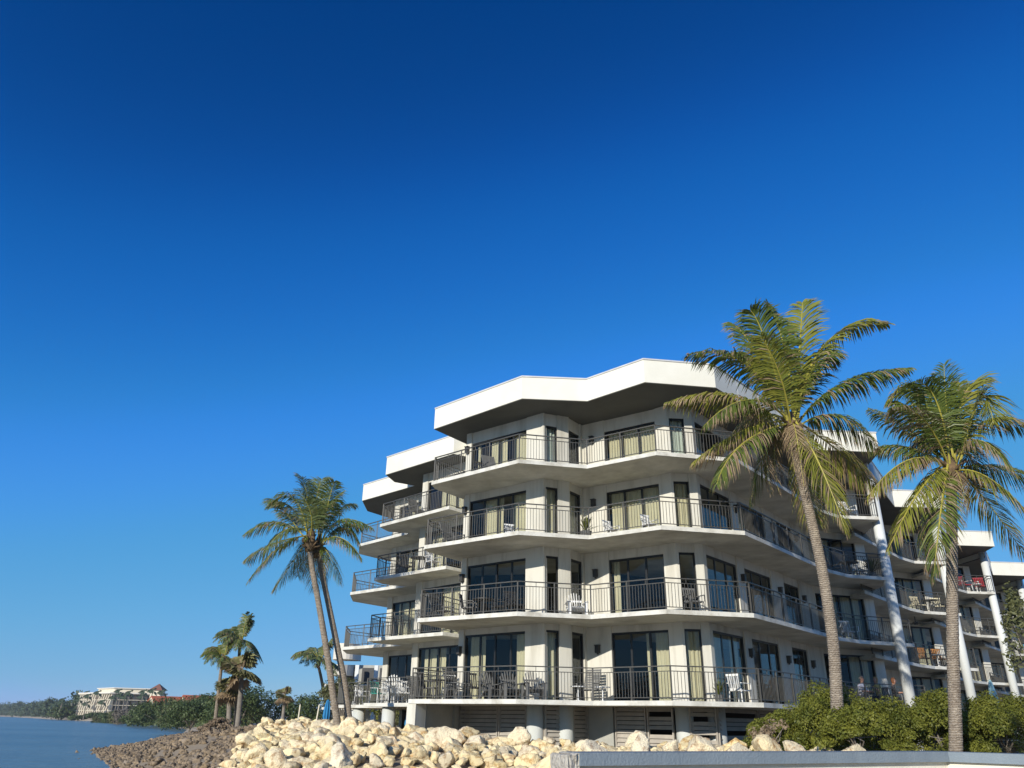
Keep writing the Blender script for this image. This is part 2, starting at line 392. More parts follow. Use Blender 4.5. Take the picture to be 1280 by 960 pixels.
for l in (1, 2, 3, 4):
    c = CUR[l]; mbs = []
    segs = [(0, 1, [(.3, 3.42)], '01'), (1, 2, [], ''), (2, 3, [(.06, .66)], '23'), (3, 4, [(.06, .98)], '34'), (4, 5, [(1.07, 3.44)], '45'),
            (5, 6, [], ''), (6, 7, [(.10, .72)], '67'), (7, 8, [(.25, 3.0), (3.68, 6.48), (7.9, 9.8)], '78'), (8, 9, [(.1, 3.0)], '89')]
    for i, j, op, key in segs:
        part(wall(W[i], W[j], l, op, curt=c.get(key, {})), 'wall', M['concrete'])
    for a, b, op, key in ((Q2, P2, [(.44, 3.4)], 'q2'), (Q3, P3, [(.44, 3.4)], 'q3'), (P2, W[0], [], ''), (P3, Q2, [], ''), ((-6.2, 48), Q3, [], ''), (W[9], (17.9, 41.5), [], '')):
        part(wall(a, b, l, op, curt=c.get(key, {})), 'wall', M['concrete'])
    for n in (1, 2, 3, 4):
        a = sh((10.5, 33.4), n); b = sh(W[8], n); e = sh(W[9], n)
        part(wall(a, b, l, [(1.2, 3.4)], DZ[n]), 'wall', M['concrete'])
        part(wall(b, e, l, [(.1, 3.0)], DZ[n], curt={0: [(.1, .45), (.6, .9)] if (n + l) % 2 else [(.45, .9)]}), 'wall', M['concrete'])
        if l in (1, 4): part(wall(e, sh((17.9, 41.5), n), l, [], DZ[n]), 'wall', M['concrete'])

# rear walls close the building
bk = [W[9], (17.9, 41.5), (15.1, 45.7), (0, 55.6), (-4.3, 51.7), (-6.2, 48)]
mb = MB()
for i in range(1, len(bk) - 1):
    fr = frame_of(bk[i], bk[i + 1]); sbox(mb, fr, 0, fr[3], 0, .2, -1.6, 12.0)
part(mb, 'rear_wall', M['concrete'])
for n in (1, 2, 3, 4):
    mb = MB()
    for a, b in (((17.9, 41.5), (14.1, 45.6)), ((14.1, 45.6), (9.6, 38.4))):
        fr = frame_of(sh(a, n), sh(b, n)); sbox(mb, fr, 0, fr[3], 0, .2, -1.6, 12.0 - DZ[n])
    part(mb, 'rear_wall', M['concrete'])
# interior partitions seen dimly through the glass
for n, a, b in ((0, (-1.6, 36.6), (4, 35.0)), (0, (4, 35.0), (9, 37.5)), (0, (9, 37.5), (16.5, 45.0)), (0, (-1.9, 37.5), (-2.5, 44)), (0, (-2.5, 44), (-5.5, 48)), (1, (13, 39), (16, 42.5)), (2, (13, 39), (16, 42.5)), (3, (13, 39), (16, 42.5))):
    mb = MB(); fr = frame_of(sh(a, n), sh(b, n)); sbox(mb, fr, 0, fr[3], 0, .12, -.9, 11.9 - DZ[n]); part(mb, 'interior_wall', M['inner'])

# ---- roof
def roof(poly, z, front_n):
    mb = MB(); mb.prism(poly, z + .012, z + .96); o = part(mb, 'roof', M['fascia'])
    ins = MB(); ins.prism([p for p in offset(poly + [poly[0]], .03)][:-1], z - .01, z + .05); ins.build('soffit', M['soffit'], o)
    cap = MB(); cap.prism([p for p in offset(poly + [poly[0]], -.03)][:-1], z + .962, z + 1.02); cap.build('roof_cap', M['roofcap'], o)
    # thin joint battens between the fascia panels
    jb = MB()
    for i in range(front_n):
        a = Vector(poly[i]); b = Vector(poly[i + 1]); L = (b - a).length; k = max(1, round(L / 1.9)); u = (b - a) / L; nn = Vector((u.y, -u.x))
        for j in range(1, k):
            p = a + u * (L * j / k); jb.bar((p.x + nn.x * .001, p.y + nn.y * .001, z + .03), (p.x + nn.x * .001, p.y + nn.y * .001, z + .955), .012)
    jb.build('fascia_joint', M['roofcap'], o)
roof([(-3.45, 31.96), (.41, 28.3), (3.05, 28.46), (5.06, 26.5), (7.87, 26.9), (14.3, 33.9), (17.4, 34.1), (18.3, 39.3), (15, 46), (0, 56), (-4.5, 53),
      (-8.1, 47.9), (-8.9, 46.7), (-8.8, 44.3), (-5.3, 40.95), (-6.35, 40.3), (-6.63, 39.0), (-2.8, 35.35), (-2.1, 35.8), (-2.1, 33.9)], H[5], 7)
for n in (1, 2, 3, 4):
    roof([sh((17.45 - V.x, 35.6 - V.y), n), sh((14.3, 33.9), n), sh((17.3, 34.1), n), sh((18.3, 39.3), n), sh((14, 46), n), sh((9.2, 39), n)], H[5] - DZ[n], 2)

# ---- columns
def col(x, y, r, z0, z1, m):
    mb = MB(); mb.tube([(x, y, z0), (x, y, z1)], r, 28); o = part(mb, 'column', M[m], smooth=False)
    for p in o.data.polygons:
        if len(p.vertices) == 4: p.use_smooth = True
for x, y in ((1.02, 29.95), (2.12, 30.25), (6.22, 29.1), (7.42, 29.35), (10.6, 33.0), (-5.35, 37.75), (-7.6, 42.8)): col(x, y, .31, -1.8, H[1] - TH + .01, 'column')
for n in (0, 1, 2, 3, 4):
    zs = [-1.6] + [H[l] - DZ[n] for l in (1, 2, 3, 4)] + [H[5] - DZ[n]]
    x, y = sh((17.5, 35.93), n) if n else (17.72, 36.15)
    col(x, y, 0.235, -1.8, H[5] - DZ[n] + .01, 'columnw')

# ---- base below the first balcony: louvres, concrete panels, fin at the corner
def louvers(a, b, s0, s1, z0, z1, gaps=()):
    fr = frame_of(a, b); mb = MB(); sbox(mb, fr, s0, s0 + .05, -.02, .1, z0, z1); sbox(mb, fr, s1 - .05, s1, -.02, .1, z0, z1)
    z = z1 - .02; k = 0
    while z > z0 + .1:
        if k not in gaps:
            a_, u, n, L = fr; p = []
            for zz, d in ((z - .125, 0.0), (z, .06)):
                for s, dd in ((s0 + .05, d), (s1 - .05, d), (s1 - .05, d + .02), (s0 + .05, d + .02)):
                    q = a_ + u * s + n * dd; p.append((q.x, q.y, zz))
            mb.hexa(p)
        z -= .145; k += 1
    part(mb, 'louver_panel', M['louver'])
zb, zt = -1.7, H[1] - TH
louvers(W[0], W[1], .12, 2.15, zb, zt); louvers(W[0], W[1], 2.2, 3.5, zb, zt)
louvers(W[1], W[2], .05, .7, zb, zt); louvers(W[2], W[3], .05, 1.1, zb, zt); louvers(W[3], W[4], .05, 1.1, zb, zt)
louvers(W[4], W[5], 1.1, 2.35, zb, zt); louvers(W[4], W[5], 2.4, 3.4, zb, zt, (1, 5))
louvers(W[6], W[7], .05, 1.0, zb, zt, (2, 6)); louvers(W[7], W[8], .05, 3.5, zb, zt, (1, 5)); louvers(W[7], W[8], 3.6, 9.8, zb, zt)
louvers(Q2, P2, .9, 3.6, zb, zt)
mb = MB(); fr = frame_of(W[4], W[5]); sbox(mb, fr, -.02, 1.05, -.05, .2, zb, zt); part(mb, 'base_wall', M['basewall'])
mb = MB(); fr = frame_of((-3.1, 30.62), (-2.12, 32.35)); sbox(mb, fr, .12, fr[3], -.1, .1, zb, zt + .005); part(mb, 'base_wall', M['basewall'])
mb = MB(); fr = frame_of((-3.42, 30.02), (-3.05, 30.62)); sbox(mb, fr, -.06, .56, -.2, .2, zb, zt + .003); part(mb, 'corner_pier', M['concrete'])
mb = MB(); fr = frame_of((-2.2, 32.35), (-1.9, 32.15)); sbox(mb, fr, 0, .28, -.06, .2, zb, zt + .004); part(mb, 'base_wall', M['basewall'])
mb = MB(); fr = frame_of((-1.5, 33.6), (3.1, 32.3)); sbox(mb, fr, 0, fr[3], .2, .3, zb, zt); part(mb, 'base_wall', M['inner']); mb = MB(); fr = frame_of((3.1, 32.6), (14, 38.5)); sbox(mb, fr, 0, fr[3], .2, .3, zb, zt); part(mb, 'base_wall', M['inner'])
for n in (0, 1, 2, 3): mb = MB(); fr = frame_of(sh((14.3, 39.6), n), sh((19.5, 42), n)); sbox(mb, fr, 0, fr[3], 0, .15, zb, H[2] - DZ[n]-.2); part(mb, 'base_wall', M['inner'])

# ---- wall lamps
def lamp(a, b, s, z):
    fr = frame_of(a, b); mb = MB(); sbox(mb, fr, s - .08, s + .08, -.16, 0, z, z + .27); sbox(mb, fr, s - .1, s + .1, -.18, 0, z + .27, z + .3); sbox(mb, fr, s - .03, s + .03, -.10, -.04, z - .05, z)
    part(mb, 'wall_lamp', M['lamp'])
for l in (1, 2, 3, 4):
    z = H[l] + 1.75
    lamp(W[0], W[1], .12, z); lamp(W[4], W[5], .5, z); lamp(W[7], W[8], 3.35, z); lamp(W[7], W[8], 7.2, z); lamp(W[7], W[8], 10.1, z)
# ceiling fan above a balcony of the next wing
mb = MB(); c = Vector((*sh((15.6, 36.6), 1), H[3] - DZ[1] - TH)); mb.bar(c, c - Vector((0, 0, .3)), .04); mb.tube([c - Vector((0, 0, .3)), c - Vector((0, 0, .45))], .12, 12)
for k in range(5):
    a = k * 2 * math.pi / 5 + .3; d = Vector((math.cos(a), math.sin(a), 0)); mb.bar(c + d * .1 - Vector((0, 0, .38)), c + d * .72 - Vector((0, 0, .38)), .13, .015)
part(mb, 'ceiling_fan', M['lamp'])
# ------------------------------------------------------------------ terrain and water
SHORE = [(-4, -60), (-6, 0), (-9.6, 20), (-13.7, 30), (-18.8, 41.6), (-23, 49), (-29.2, 60.4), (-30.5, 66), (-31.5, 74), (-37.9, 90.2), (-50, 130), (-66.5, 175), (-92, 230), (-131, 303), (-160, 350),
         (-188, 392), (-198, 411), (-222, 440), (-250, 485), (-324, 591), (-450, 790), (-725, 1215), (-1400, 2000), (-3500, 3600)]
LANDP = SHORE + [(-3500, 6000), (6000, 6000), (6000, -60)]
RIDGE = [(14, 22.5, -.75), (6, 25, -.80), (1.7, 27, -.80), (-3.4, 28.2, -.58), (-6, 33.5, -.45), (-8.8, 42, -.22), (-11.0, 43.8, -.2), (-12.0, 48.5, -1.2)]
WL = -2.2
def sdist(X, Y):
    d = np.full(X.shape, 1e9)
    for (x0, y0), (x1, y1) in zip(SHORE[:-1], SHORE[1:]):
        dx, dy = x1 - x0, y1 - y0; t = np.clip(((X - x0) * dx + (Y - y0) * dy) / (dx * dx + dy * dy), 0, 1)
        d = np.minimum(d, np.hypot(X - x0 - t * dx, Y - y0 - t * dy))
    ins = np.zeros(X.shape, bool); P = LANDP
    for (x0, y0), (x1, y1) in zip(P, P[1:] + P[:1]):
        if y0 == y1: continue
        c = ((y0 > Y) != (y1 > Y)) & (X < (x1 - x0) * (Y - y0) / (y1 - y0) + x0); ins ^= c
    return np.where(ins, d, -d)
def ridge(X, Y):
    best = np.full(X.shape, -1e9); dist = np.full(X.shape, 1e9)
    for (x0, y0, z0), (x1, y1, z1) in zip(RIDGE[:-1], RIDGE[1:]):
        dx, dy = x1 - x0, y1 - y0; t = np.clip(((X - x0) * dx + (Y - y0) * dy) / (dx * dx + dy * dy), 0, 1)
        d = np.hypot(X - x0 - t * dx, Y - y0 - t * dy)
        h = z0 + (z1 - z0) * t - .10 * d - .13 * np.maximum(d - 3.6, 0) ** 1.5
        best = np.maximum(best, h); dist = np.minimum(dist, d)
    return best, dist
def height(X, Y):
    X = np.asarray(X, float); Y = np.asarray(Y, float)
    d = sdist(X, Y); t = np.clip((Y - 42) / 36, 0, 1); t = t * t * (3 - 2 * t); asym = -1.75 + t * 1.05
    base = np.where(d > 0, WL + (asym - WL) * (1 - np.exp(-np.maximum(d, 0) / 6)), np.maximum(WL + .18 * d, -6))
    far = np.clip((np.hypot(X, Y) - 150) / 200, 0, 1)
    base = np.where(d > 0, base + far * .5 * (1 - np.exp(-np.maximum(d, 0) / 15)), base)
    pile, dr = ridge(X, Y)
    return np.where(d > 0, np.maximum(base, pile), base)
angs = np.radians(np.concatenate([np.arange(-60, 60, .22), np.arange(60, 300, 4.0)]))
rads = np.concatenate([[0.01], np.geomspace(2, 5500, 230)])
AA, RR = np.meshgrid(angs, rads, indexing='ij'); X = RR * np.sin(AA); Y = RR * np.cos(AA); Z = height(X, Y)
na, nr = X.shape
V3 = np.stack([X, Y, Z], -1).reshape(-1, 3); I = np.arange(na * nr).reshape(na, nr); J = np.roll(I, -1, axis=0)
F = np.stack([I[:, :-1], I[:, 1:], J[:, 1:], J[:, :-1]], -1).reshape(-1, 4)[:, ::-1]
def np_mesh(name, V3, F, m, parent=None, smooth=False, mi=None):
    me = bpy.data.meshes.new(name); V3 = np.ascontiguousarray(V3, np.float32); F = np.ascontiguousarray(F, np.int32)
    me.vertices.add(len(V3)); me.vertices.foreach_set('co', V3.ravel()); k = F.shape[1]
    me.loops.add(F.size); me.loops.foreach_set('vertex_index', F.ravel()); me.polygons.add(len(F))
    me.polygons.foreach_set('loop_start', np.arange(0, F.size, k, dtype=np.int32)); 
    if smooth: me.polygons.foreach_set('use_smooth', np.ones(len(F), bool))
    for q in (m if isinstance(m, (list, tuple)) else [m]): me.materials.append(q)
    if mi is not None: me.polygons.foreach_set('material_index', np.ascontiguousarray(mi, np.int32))
    me.update(calc_edges=True); me.validate()
    o = bpy.data.objects.new(name, me); COL.objects.link(o)
    if parent is not None: o.parent = parent
    return o
g = np_mesh('ground', V3, F, M['ground'], smooth=True); tag(g, 'sandy ground and beach running along the shore', 'ground', kind='structure')
mb = MB(); mb.add([(-5500, -200, WL), (400, -200, WL), (400, 5500, WL), (-5500, 5500, WL)], [(0, 1, 2, 3)])
w = mb.build('sea', M['water']); tag(w, 'calm blue green sea reaching the far shore', 'sea', kind='structure')

# camera model, used only to pick which boulders show large enough to be objects of their own
FPX, PIT, ROL = 953.1, R(23.987), R(.9287)
def project(x, y, z):
    Yc = math.cos(PIT) * y + math.sin(PIT) * z; Zc = -math.sin(PIT) * y + math.cos(PIT) * z
    if Yc < .1: return (-9e3, -9e3, 1)
    u = FPX * x / Yc; v = -FPX * Zc / Yc; c, s = math.cos(ROL), math.sin(ROL)
    return 640 + c * u - s * v, 480 + s * u + c * v, Yc

# ------------------------------------------------------------------ boulders
def ico(sub):
    import bmesh
    bm = bmesh.new(); bmesh.ops.create_icosphere(bm, subdivisions=sub, radius=1)
    v = np.array([p.co[:] for p in bm.verts]); f = np.array([[q.index for q in p.verts] for p in bm.faces]); bm.free(); return v, f
def rock_shape(seed, sub, rough=1.0, lo=.48, hi=.84):
    v, f = ico(sub); r = np.random.default_rng(seed); out = v.copy()
    for k in range(17):    # broken flat facets
        n = r.normal(size=3); n /= np.linalg.norm(n); c = r.uniform(lo, hi); d = out @ n
        out -= np.where(d > c, (d - c) * .97, 0)[:, None] * n
    off = Vector(r.uniform(-50, 50, 3))
    for i in range(len(out)):
        p = Vector(out[i]); q = p * 1.7 + off
        a = noise.fractal(q, 1.0, 2.1, 5) * .14 * rough - abs(noise.noise(q * 3.1)) * .12 * rough + noise.noise(q * 7.5) * .035 * rough
        out[i] = p * (1 + a)
    out *= r.uniform((.85, .75, .6), (1.25, 1.05, .95)); return out, f
V_hi = [rock_shape(i, 4) for i in range(12)]; V_lo = [rock_shape(i, 2) for i in range(12)]
def mesh_of(name, vf, m):
    o = np_mesh(name, vf[0], vf[1], m, smooth=False); me = o.data; bpy.data.objects.remove(o); return me
ME_R = [mesh_of('boulder_mesh', v, M['rock']) for v in V_hi]; ME_S = [mesh_of('shore_stone_mesh', rock_shape(40 + i, 3, 1.2, .35, .75), M['rock2']) for i in range(8)]
def rotmat(r):
    from mathutils import Euler
    return np.array(Euler((r.uniform(-.5, .5), r.uniform(-.5, .5), r.uniform(0, 6.28))).to_matrix())
cand = []
r_ = random.Random(3)
xs = np.arange(-17, 14, .46); ys = np.arange(13.5, 53, .46)
pts = [(x + r_.uniform(-.2, .2), y + r_.uniform(-.2, .2)) for x in xs for y in ys]
PX = np.array([p[0] for p in pts]); PY = np.array([p[1] for p in pts]); HH = height(PX, PY); _, DR = ridge(PX, PY)
def left_edge(y): return -7.6 - (y - 22) * .235
for (x, y), h, dr in zip(pts, HH, DR):
    if dr > 11 or x < left_edge(y) : continue
    if y > 29.5 and x > -3 : continue
    if x > 9.5 and y > 21: continue
    if -2.5 < x < 9 and y > 28.3: continue
    if y > 34 and x > -6.0: continue
    if x > 0.2 and y < 12.5 + max(0, (x) * .5): continue
    big = r_.random(); rad = r_.uniform(.19, .30) if big < .66 else (r_.uniform(.30, .40) if big < .9 else r_.uniform(.42, .60))
    if y > 38: rad *= .85
    cand.append((x, y, h + rad * .22 + r_.uniform(-.04, .12), rad))
cand += [(2.15, 20.4, -.62, .42), (3.35, 21.0, -.58, .44), (4.1, 21.2, -.57, .40), (5.0, 21.4, -.50, .46), (5.75, 21.2, -.66, .34), (6.15, 19.6, -.52, .47), (6.75, 19.8, -.60, .34), (7.9, 19.2, -.56, .30), (7.2, 20, -.72, .34)]
def vis(c):
    u, v, d = project(c[0], c[1], c[2] + c[3] * .6)
    ok = -15 < u < 1295 and v < 975
    if c[0] > .5 and c[2] + c[3] * .8 < -.0305 * c[1] : ok = False
    return (c[3] / d) if ok else -1
cand.sort(key=vis, reverse=True)
sp = []
for i, (x, y, z, rad) in enumerate(cand):
    k = i % 12
    if i < 295:
        o = bpy.data.objects.new('boulder', ME_R[r_.randrange(12)]); COL.objects.link(o)
        o.location = (x, y, z); o.scale = (rad, rad, rad); o.rotation_euler = (r_.uniform(-.6, .6), r_.uniform(-.6, .6), r_.uniform(0, 6.28))
        tag(o, 'pale cream limestone boulder among the riprap piled in front of the apartment building', 'boulder', 'limestone boulders of the riprap pile')
    else:
        if vis((x, y, z, rad)) < 0 and not (x < 3 and y > 15): continue
        sp.append((x, y, z, rad))
def joined(name, shapes, lst, m, r):
    VV = []; FF = []; o = 0
    for (x, y, z, rad) in lst:
        v, f = shapes[int(r.integers(len(shapes)))]; q = (v * rad) @ rotmat(r).T + np.array([x, y, z]); VV.append(q); FF.append(f + o); o += len(v)
    return np_mesh(name, np.concatenate(VV), np.concatenate(FF), m)
V_m = [rock_shape(i, 3) for i in range(10)]
class RG(np.random.Generator): pass
o = joined('boulders', V_m, sp, M['rock'], NR); tag(o, 'smaller and farther limestone boulders filling the riprap pile', 'boulders', kind='stuff')
# brown shore stones down to the water
st = []
for _ in range(32000):
    y = r_.uniform(21, 92) if r_.random() < .7 else r_.uniform(21, 60); x = r_.uniform(-42, -8)
    if x > left_edge(y) + 1.0: continue
    st.append((x, y))
SX = np.array([s[0] for s in st]); SY = np.array([s[1] for s in st]); SD = sdist(SX, SY); SH = height(SX, SY)
stones = []
for (x, y), d, h in zip(st, SD, SH):
    if d < -1.5 or (d < -.35 and r_.random() < .96): continue
    if y > 74 and d > 5.0 + r_.random() * 4: continue
    if y > 50 and d > 14: continue
    if d > 6 and r_.random() < (.35 if y < 46 else .75): continue
    if -22.5 < x < -17 and y > 57: continue
    rad = r_.uniform(.10, .20) * (1.6 if r_.random() < .12 else 1)
    stones.append((x, y, max(h, WL - .12) + rad * .15, rad))
def vis2(c):
    u, v, d = project(*c[:3]); return c[3] / d if (-5 < u < 1280 and v < 985) else -1
stones.sort(key=vis2, reverse=True); stones = [s for s in stones if vis2(s) > 0]
for i, (x, y, z, rad) in enumerate(stones[:290]):
    o = bpy.data.objects.new('shore_stone', ME_S[r_.randrange(8)]); COL.objects.link(o)
    o.location = (x, y, z); o.scale = (rad * 1.25, rad, rad * .8); o.rotation_euler = (r_.uniform(-.4, .4), r_.uniform(-.4, .4), r_.uniform(0, 6.28))
    tag(o, 'brown weathered stone on the low rocky shore beside the water', 'stone', 'brown stones on the shore')
if len(stones) > 290:
    V_s = [rock_shape(40 + i, 2, 1.2, .35, .75) for i in range(8)]
    o = joined('shore_stones', V_s, stones[290:], M['rock2'], NR); tag(o, 'smaller and farther brown stones scattered along the waterline', 'stones', kind='stuff')

# ------------------------------------------------------------------ low wall in the foreground
wl = empty('low_wall', (5.5, 10.5, -1.7), label='low white wall with a blue grey overhanging coping in the foreground', cat='wall')
top = -.245; path = [(.70, 8.0), (5.5, 10.5), (9.5, 7.2)]
def ribbon(path, d0, d1, z0, z1, mb):
    a = offset(path, d0); b = offset(path, d1)
    for i in range(len(path) - 1):
        p = [a[i], a[i + 1], b[i + 1], b[i]]
        mb.hexa([(x, y, z0) for x, y in p] + [(x, y, z1) for x, y in p])
def loc_part(mb, name, m, par):
    o = mb.build(name, m, par); o.matrix_parent_inverse = Matrix.Translation(-Vector(par.location)); return o
u0 = (Vector(path[1]) - Vector(path[0])).normalized()
mb = MB(); ribbon(path, 0, .36, top - .112, top, mb); loc_part(mb, 'coping', M['wallcap'], wl)
mb = MB(); ribbon(path, .07, .30, -1.75, top - .112, mb); loc_part(mb, 'wall_body', M['wallbody'], wl)
# broken bare end
mb = MB(); a = Vector(path[0]); e = a - u0 * .13; n = Vector((-u0.y, u0.x)); rr = random.Random(5); N_ = 7
rows = []
for iz in range(N_ + 1):
    z = top - .002 - iz * .10; row = []
    for i in range(N_ + 1):
        p = e + u0 * (.13 * i / N_) + n * .01; j = (i < N_) * 1.0
        row.append((p.x + rr.uniform(-.012, .012) * j, p.y + rr.uniform(-.02, .01), z + (rr.uniform(-.02, .006) if iz == 0 else 0) * j - (1 - i / N_) ** 2 * .02 * (iz == 0)))
    rows.append(row)
vs = [p for r in rows for p in r]; nf = N_ + 1; fs = [(i * nf + k, (i + 1) * nf + k, (i + 1) * nf + k + 1, i * nf + k + 1) for i in range(N_) for k in range(N_)]
bk = [(p[0] + n.x * .33, p[1] + n.y * .33, p[2]) for p in vs]; o_ = len(vs)
fs2 = [(o_ + a_, o_ + d_, o_ + c_, o_ + b_) for a_, b_, c_, d_ in fs]
fs3 = [(k, k + 1, o_ + k + 1, o_ + k) for k in range(N_)] + [(i * nf, o_ + i * nf, o_ + (i + 1) * nf, (i + 1) * nf) for i in range(N_)]
mb.add(vs + bk, fs + fs2 + fs3); loc_part(mb, 'broken_end', M['walledge'], wl)

# ------------------------------------------------------------------ foliage
def leaf_cloud(name, P, size, m, parent=None, aspect=2.0, seed=1, up=.3, norm=None):
    r = np.random.default_rng(seed); n = len(P); d = r.normal(size=(n, 3)); d[:, 2] = np.abs(d[:, 2]) * .6 + up
    if norm is not None: d += norm * .8
    d /= np.linalg.norm(d, axis=1)[:, None]
    t = r.normal(size=(n, 3)); t -= (t * d).sum(1)[:, None] * d; t /= np.linalg.norm(t, axis=1)[:, None]; b = np.cross(d, t)
    s = size * r.uniform(.6, 1.3, n)[:, None]; a = t * s; c = b * s / aspect
    q = np.stack([P - a, P + c * .9, P + a, P - c * .9], 1).reshape(-1, 3)
    return np_mesh(name, q, np.arange(4 * n).reshape(-1, 4), m, parent)
def crown_pts(c, rad, nl, seed, clumps=26, csize=.34, flat=.0):
    """leaf positions: clumps spread on and inside an uneven ellipsoid"""
    r = np.random.default_rng(seed); c = np.array(c); rad = np.array(rad)
    cd = r.normal(size=(clumps, 3)); cd /= np.linalg.norm(cd, axis=1)[:, None]; cd[:, 2] = np.where(cd[:, 2] < -.35, -cd[:, 2], cd[:, 2])
    cc = cd * r.uniform(.45, .98, clumps)[:, None]; cs = r.uniform(.6, 1.3, clumps) * csize
    k = r.integers(0, clumps, nl); v = r.normal(size=(nl, 3)); v /= np.linalg.norm(v, axis=1)[:, None]
    v *= (r.uniform(0, 1, nl) ** .35)[:, None]
    return c + (cc[k] + v * cs[k][:, None]) * rad, v
def branches(base, c, rad, seed, n=7, r0=.12):
    mb = MB(); r = random.Random(seed); b = Vector(base); c = Vector(c)
    fork = b.lerp(c, .35); mb.tube([b, b.lerp(fork, .5) + Vector((r.uniform(-.1, .1), 0, 0)), fork], [r0, r0 * .8, r0 * .65], 7)
    for k in range(n):
        e = c + Vector((r.uniform(-.7, .7) * rad[0], r.uniform(-.7, .7) * rad[1], r.uniform(-.1, .7) * rad[2]))
        mid = fork.lerp(e, .5) + Vector((r.uniform(-.15, .15), r.uniform(-.15, .15), .1)) * rad[0]
        mb.tube([fork, mid, e], [r0 * .5, r0 * .32, r0 * .1], 5)
    return mb
def bush(name, base, c, rad, nl, size, m, seed, label, cat, group=None, clumps=26, csize=.34, r0=.06, stem='stem', crown='foliage', bark='bark2', aspect=2.0):
    t = empty(name, base, label=label, cat=cat, group=group)
    lc = Vector(c) - Vector(base)
    P, v = crown_pts(tuple(lc), rad, nl, seed, clumps, csize); leaf_cloud(crown, P, size, M[m], t, aspect, seed, norm=v)
    branches((0, 0, 0), tuple(lc), rad, seed, r0=r0).build(stem, M[bark], t, True); return t
hedge = [((7.9, 24.3), 1.0, 1.0, -.30, 'leafy green shrub at the left end of the hedge, dry bush beside it'), ((9.0, 23.2), 1.5, 1.5, .05, 'bright green shrub wrapping the base of the tallest palm trunk'),
         ((10.9, 23.9), 1.5, 1.42, .05, 'rounded green shrub in the hedge below the three seated people'), ((12.6, 24.2), 1.5, 1.4, .05, 'dense green shrub left of the right-hand palm trunk, below the big white column'),
         ((14.3, 24.0), 1.5, 1.42, .05, 'green shrub right of the right-hand palm trunk behind the coping')]
for i, ((x, y), rx, rz, zc, lab) in enumerate(hedge):
    bush('shrub', (x, y, -.75), (x, y, -.28 + zc * .5), (rx * .95, 1.25, rz * .88), 27000, .040, 'leaf1', 100 + i, lab, 'shrub', 'hedge shrubs behind the low wall', clumps=64, csize=.22)
bush('shrub', (9.0, 21.45, -.8), (8.95, 21.45, -.25), (1.15, .5, .75), 9000, .045, 'leaf1', 119, 'low green shrub hiding the foot of the tallest palm trunk', 'shrub', 'hedge shrubs behind the low wall', clumps=24, csize=.3)
bush('shrub', (16.2, 24.0, -.75), (16.2, 24.0, .1), (1.2, 1.2, 1.3), 14000, .055, 'leaf3', 120, 'darker green shrub at the right edge of the picture beside the spiky plant', 'shrub', clumps=45, csize=.3)
bush('dry_bush', (7.0, 22.3, -.85), (7.0, 22.3, -.28), (.6, .4, .5), 450, .05, 'brush', 121, 'bare greyish brown bush between the boulders and the green hedge', 'bush', clumps=14, r0=.05)
bush('sapling', (11.2, 17.0, -.9), (11.0, 17.0, 1.6), (.5, .5, 1.35), 1500, .05, 'leaf3', 122, 'tall thin leafy sapling at the right edge of the picture', 'shrub', clumps=16, r0=.05, csize=.3)
# spiky plant bottom right
t = empty('spiky_plant', (9.95, 15.4, -.75), label='spiky plant with long arching grey green blades at the right edge', cat='plant'); mb = MB(); r2 = random.Random(8)
for k in range(70):
    a = r2.uniform(0, 6.28); el = r2.uniform(.1, 1.35); L = r2.uniform(1.0, 1.7); p0 = Vector((0, 0, .35)); d = Vector((math.cos(a) * math.cos(el), math.sin(a) * math.cos(el), math.sin(el))); pts = []
    for q in range(5):
        s = q / 4; p = p0 + d * L * s + Vector((0, 0, -.55 * s * s * math.cos(el) * L)); pts.append(p)
    w = .028
    for q in range(4):
        sd = d.cross(Vector((0, 0, 1))).normalized() * w
        w0 = 1 - q / 4.2; w1 = 1 - (q + 1) / 4.2
        mb.add([pts[q] - sd * w0, pts[q] + sd * w0, pts[q + 1] + sd * w1, pts[q + 1] - sd * w1], [(0, 1, 2, 3)])
mb.build('blades', M['leaf3'], t); mb = MB(); mb.tube([(0, 0, 0), (0, 0, .5)], [.12, .09], 8); mb.build('stem', M['bark2'], t)

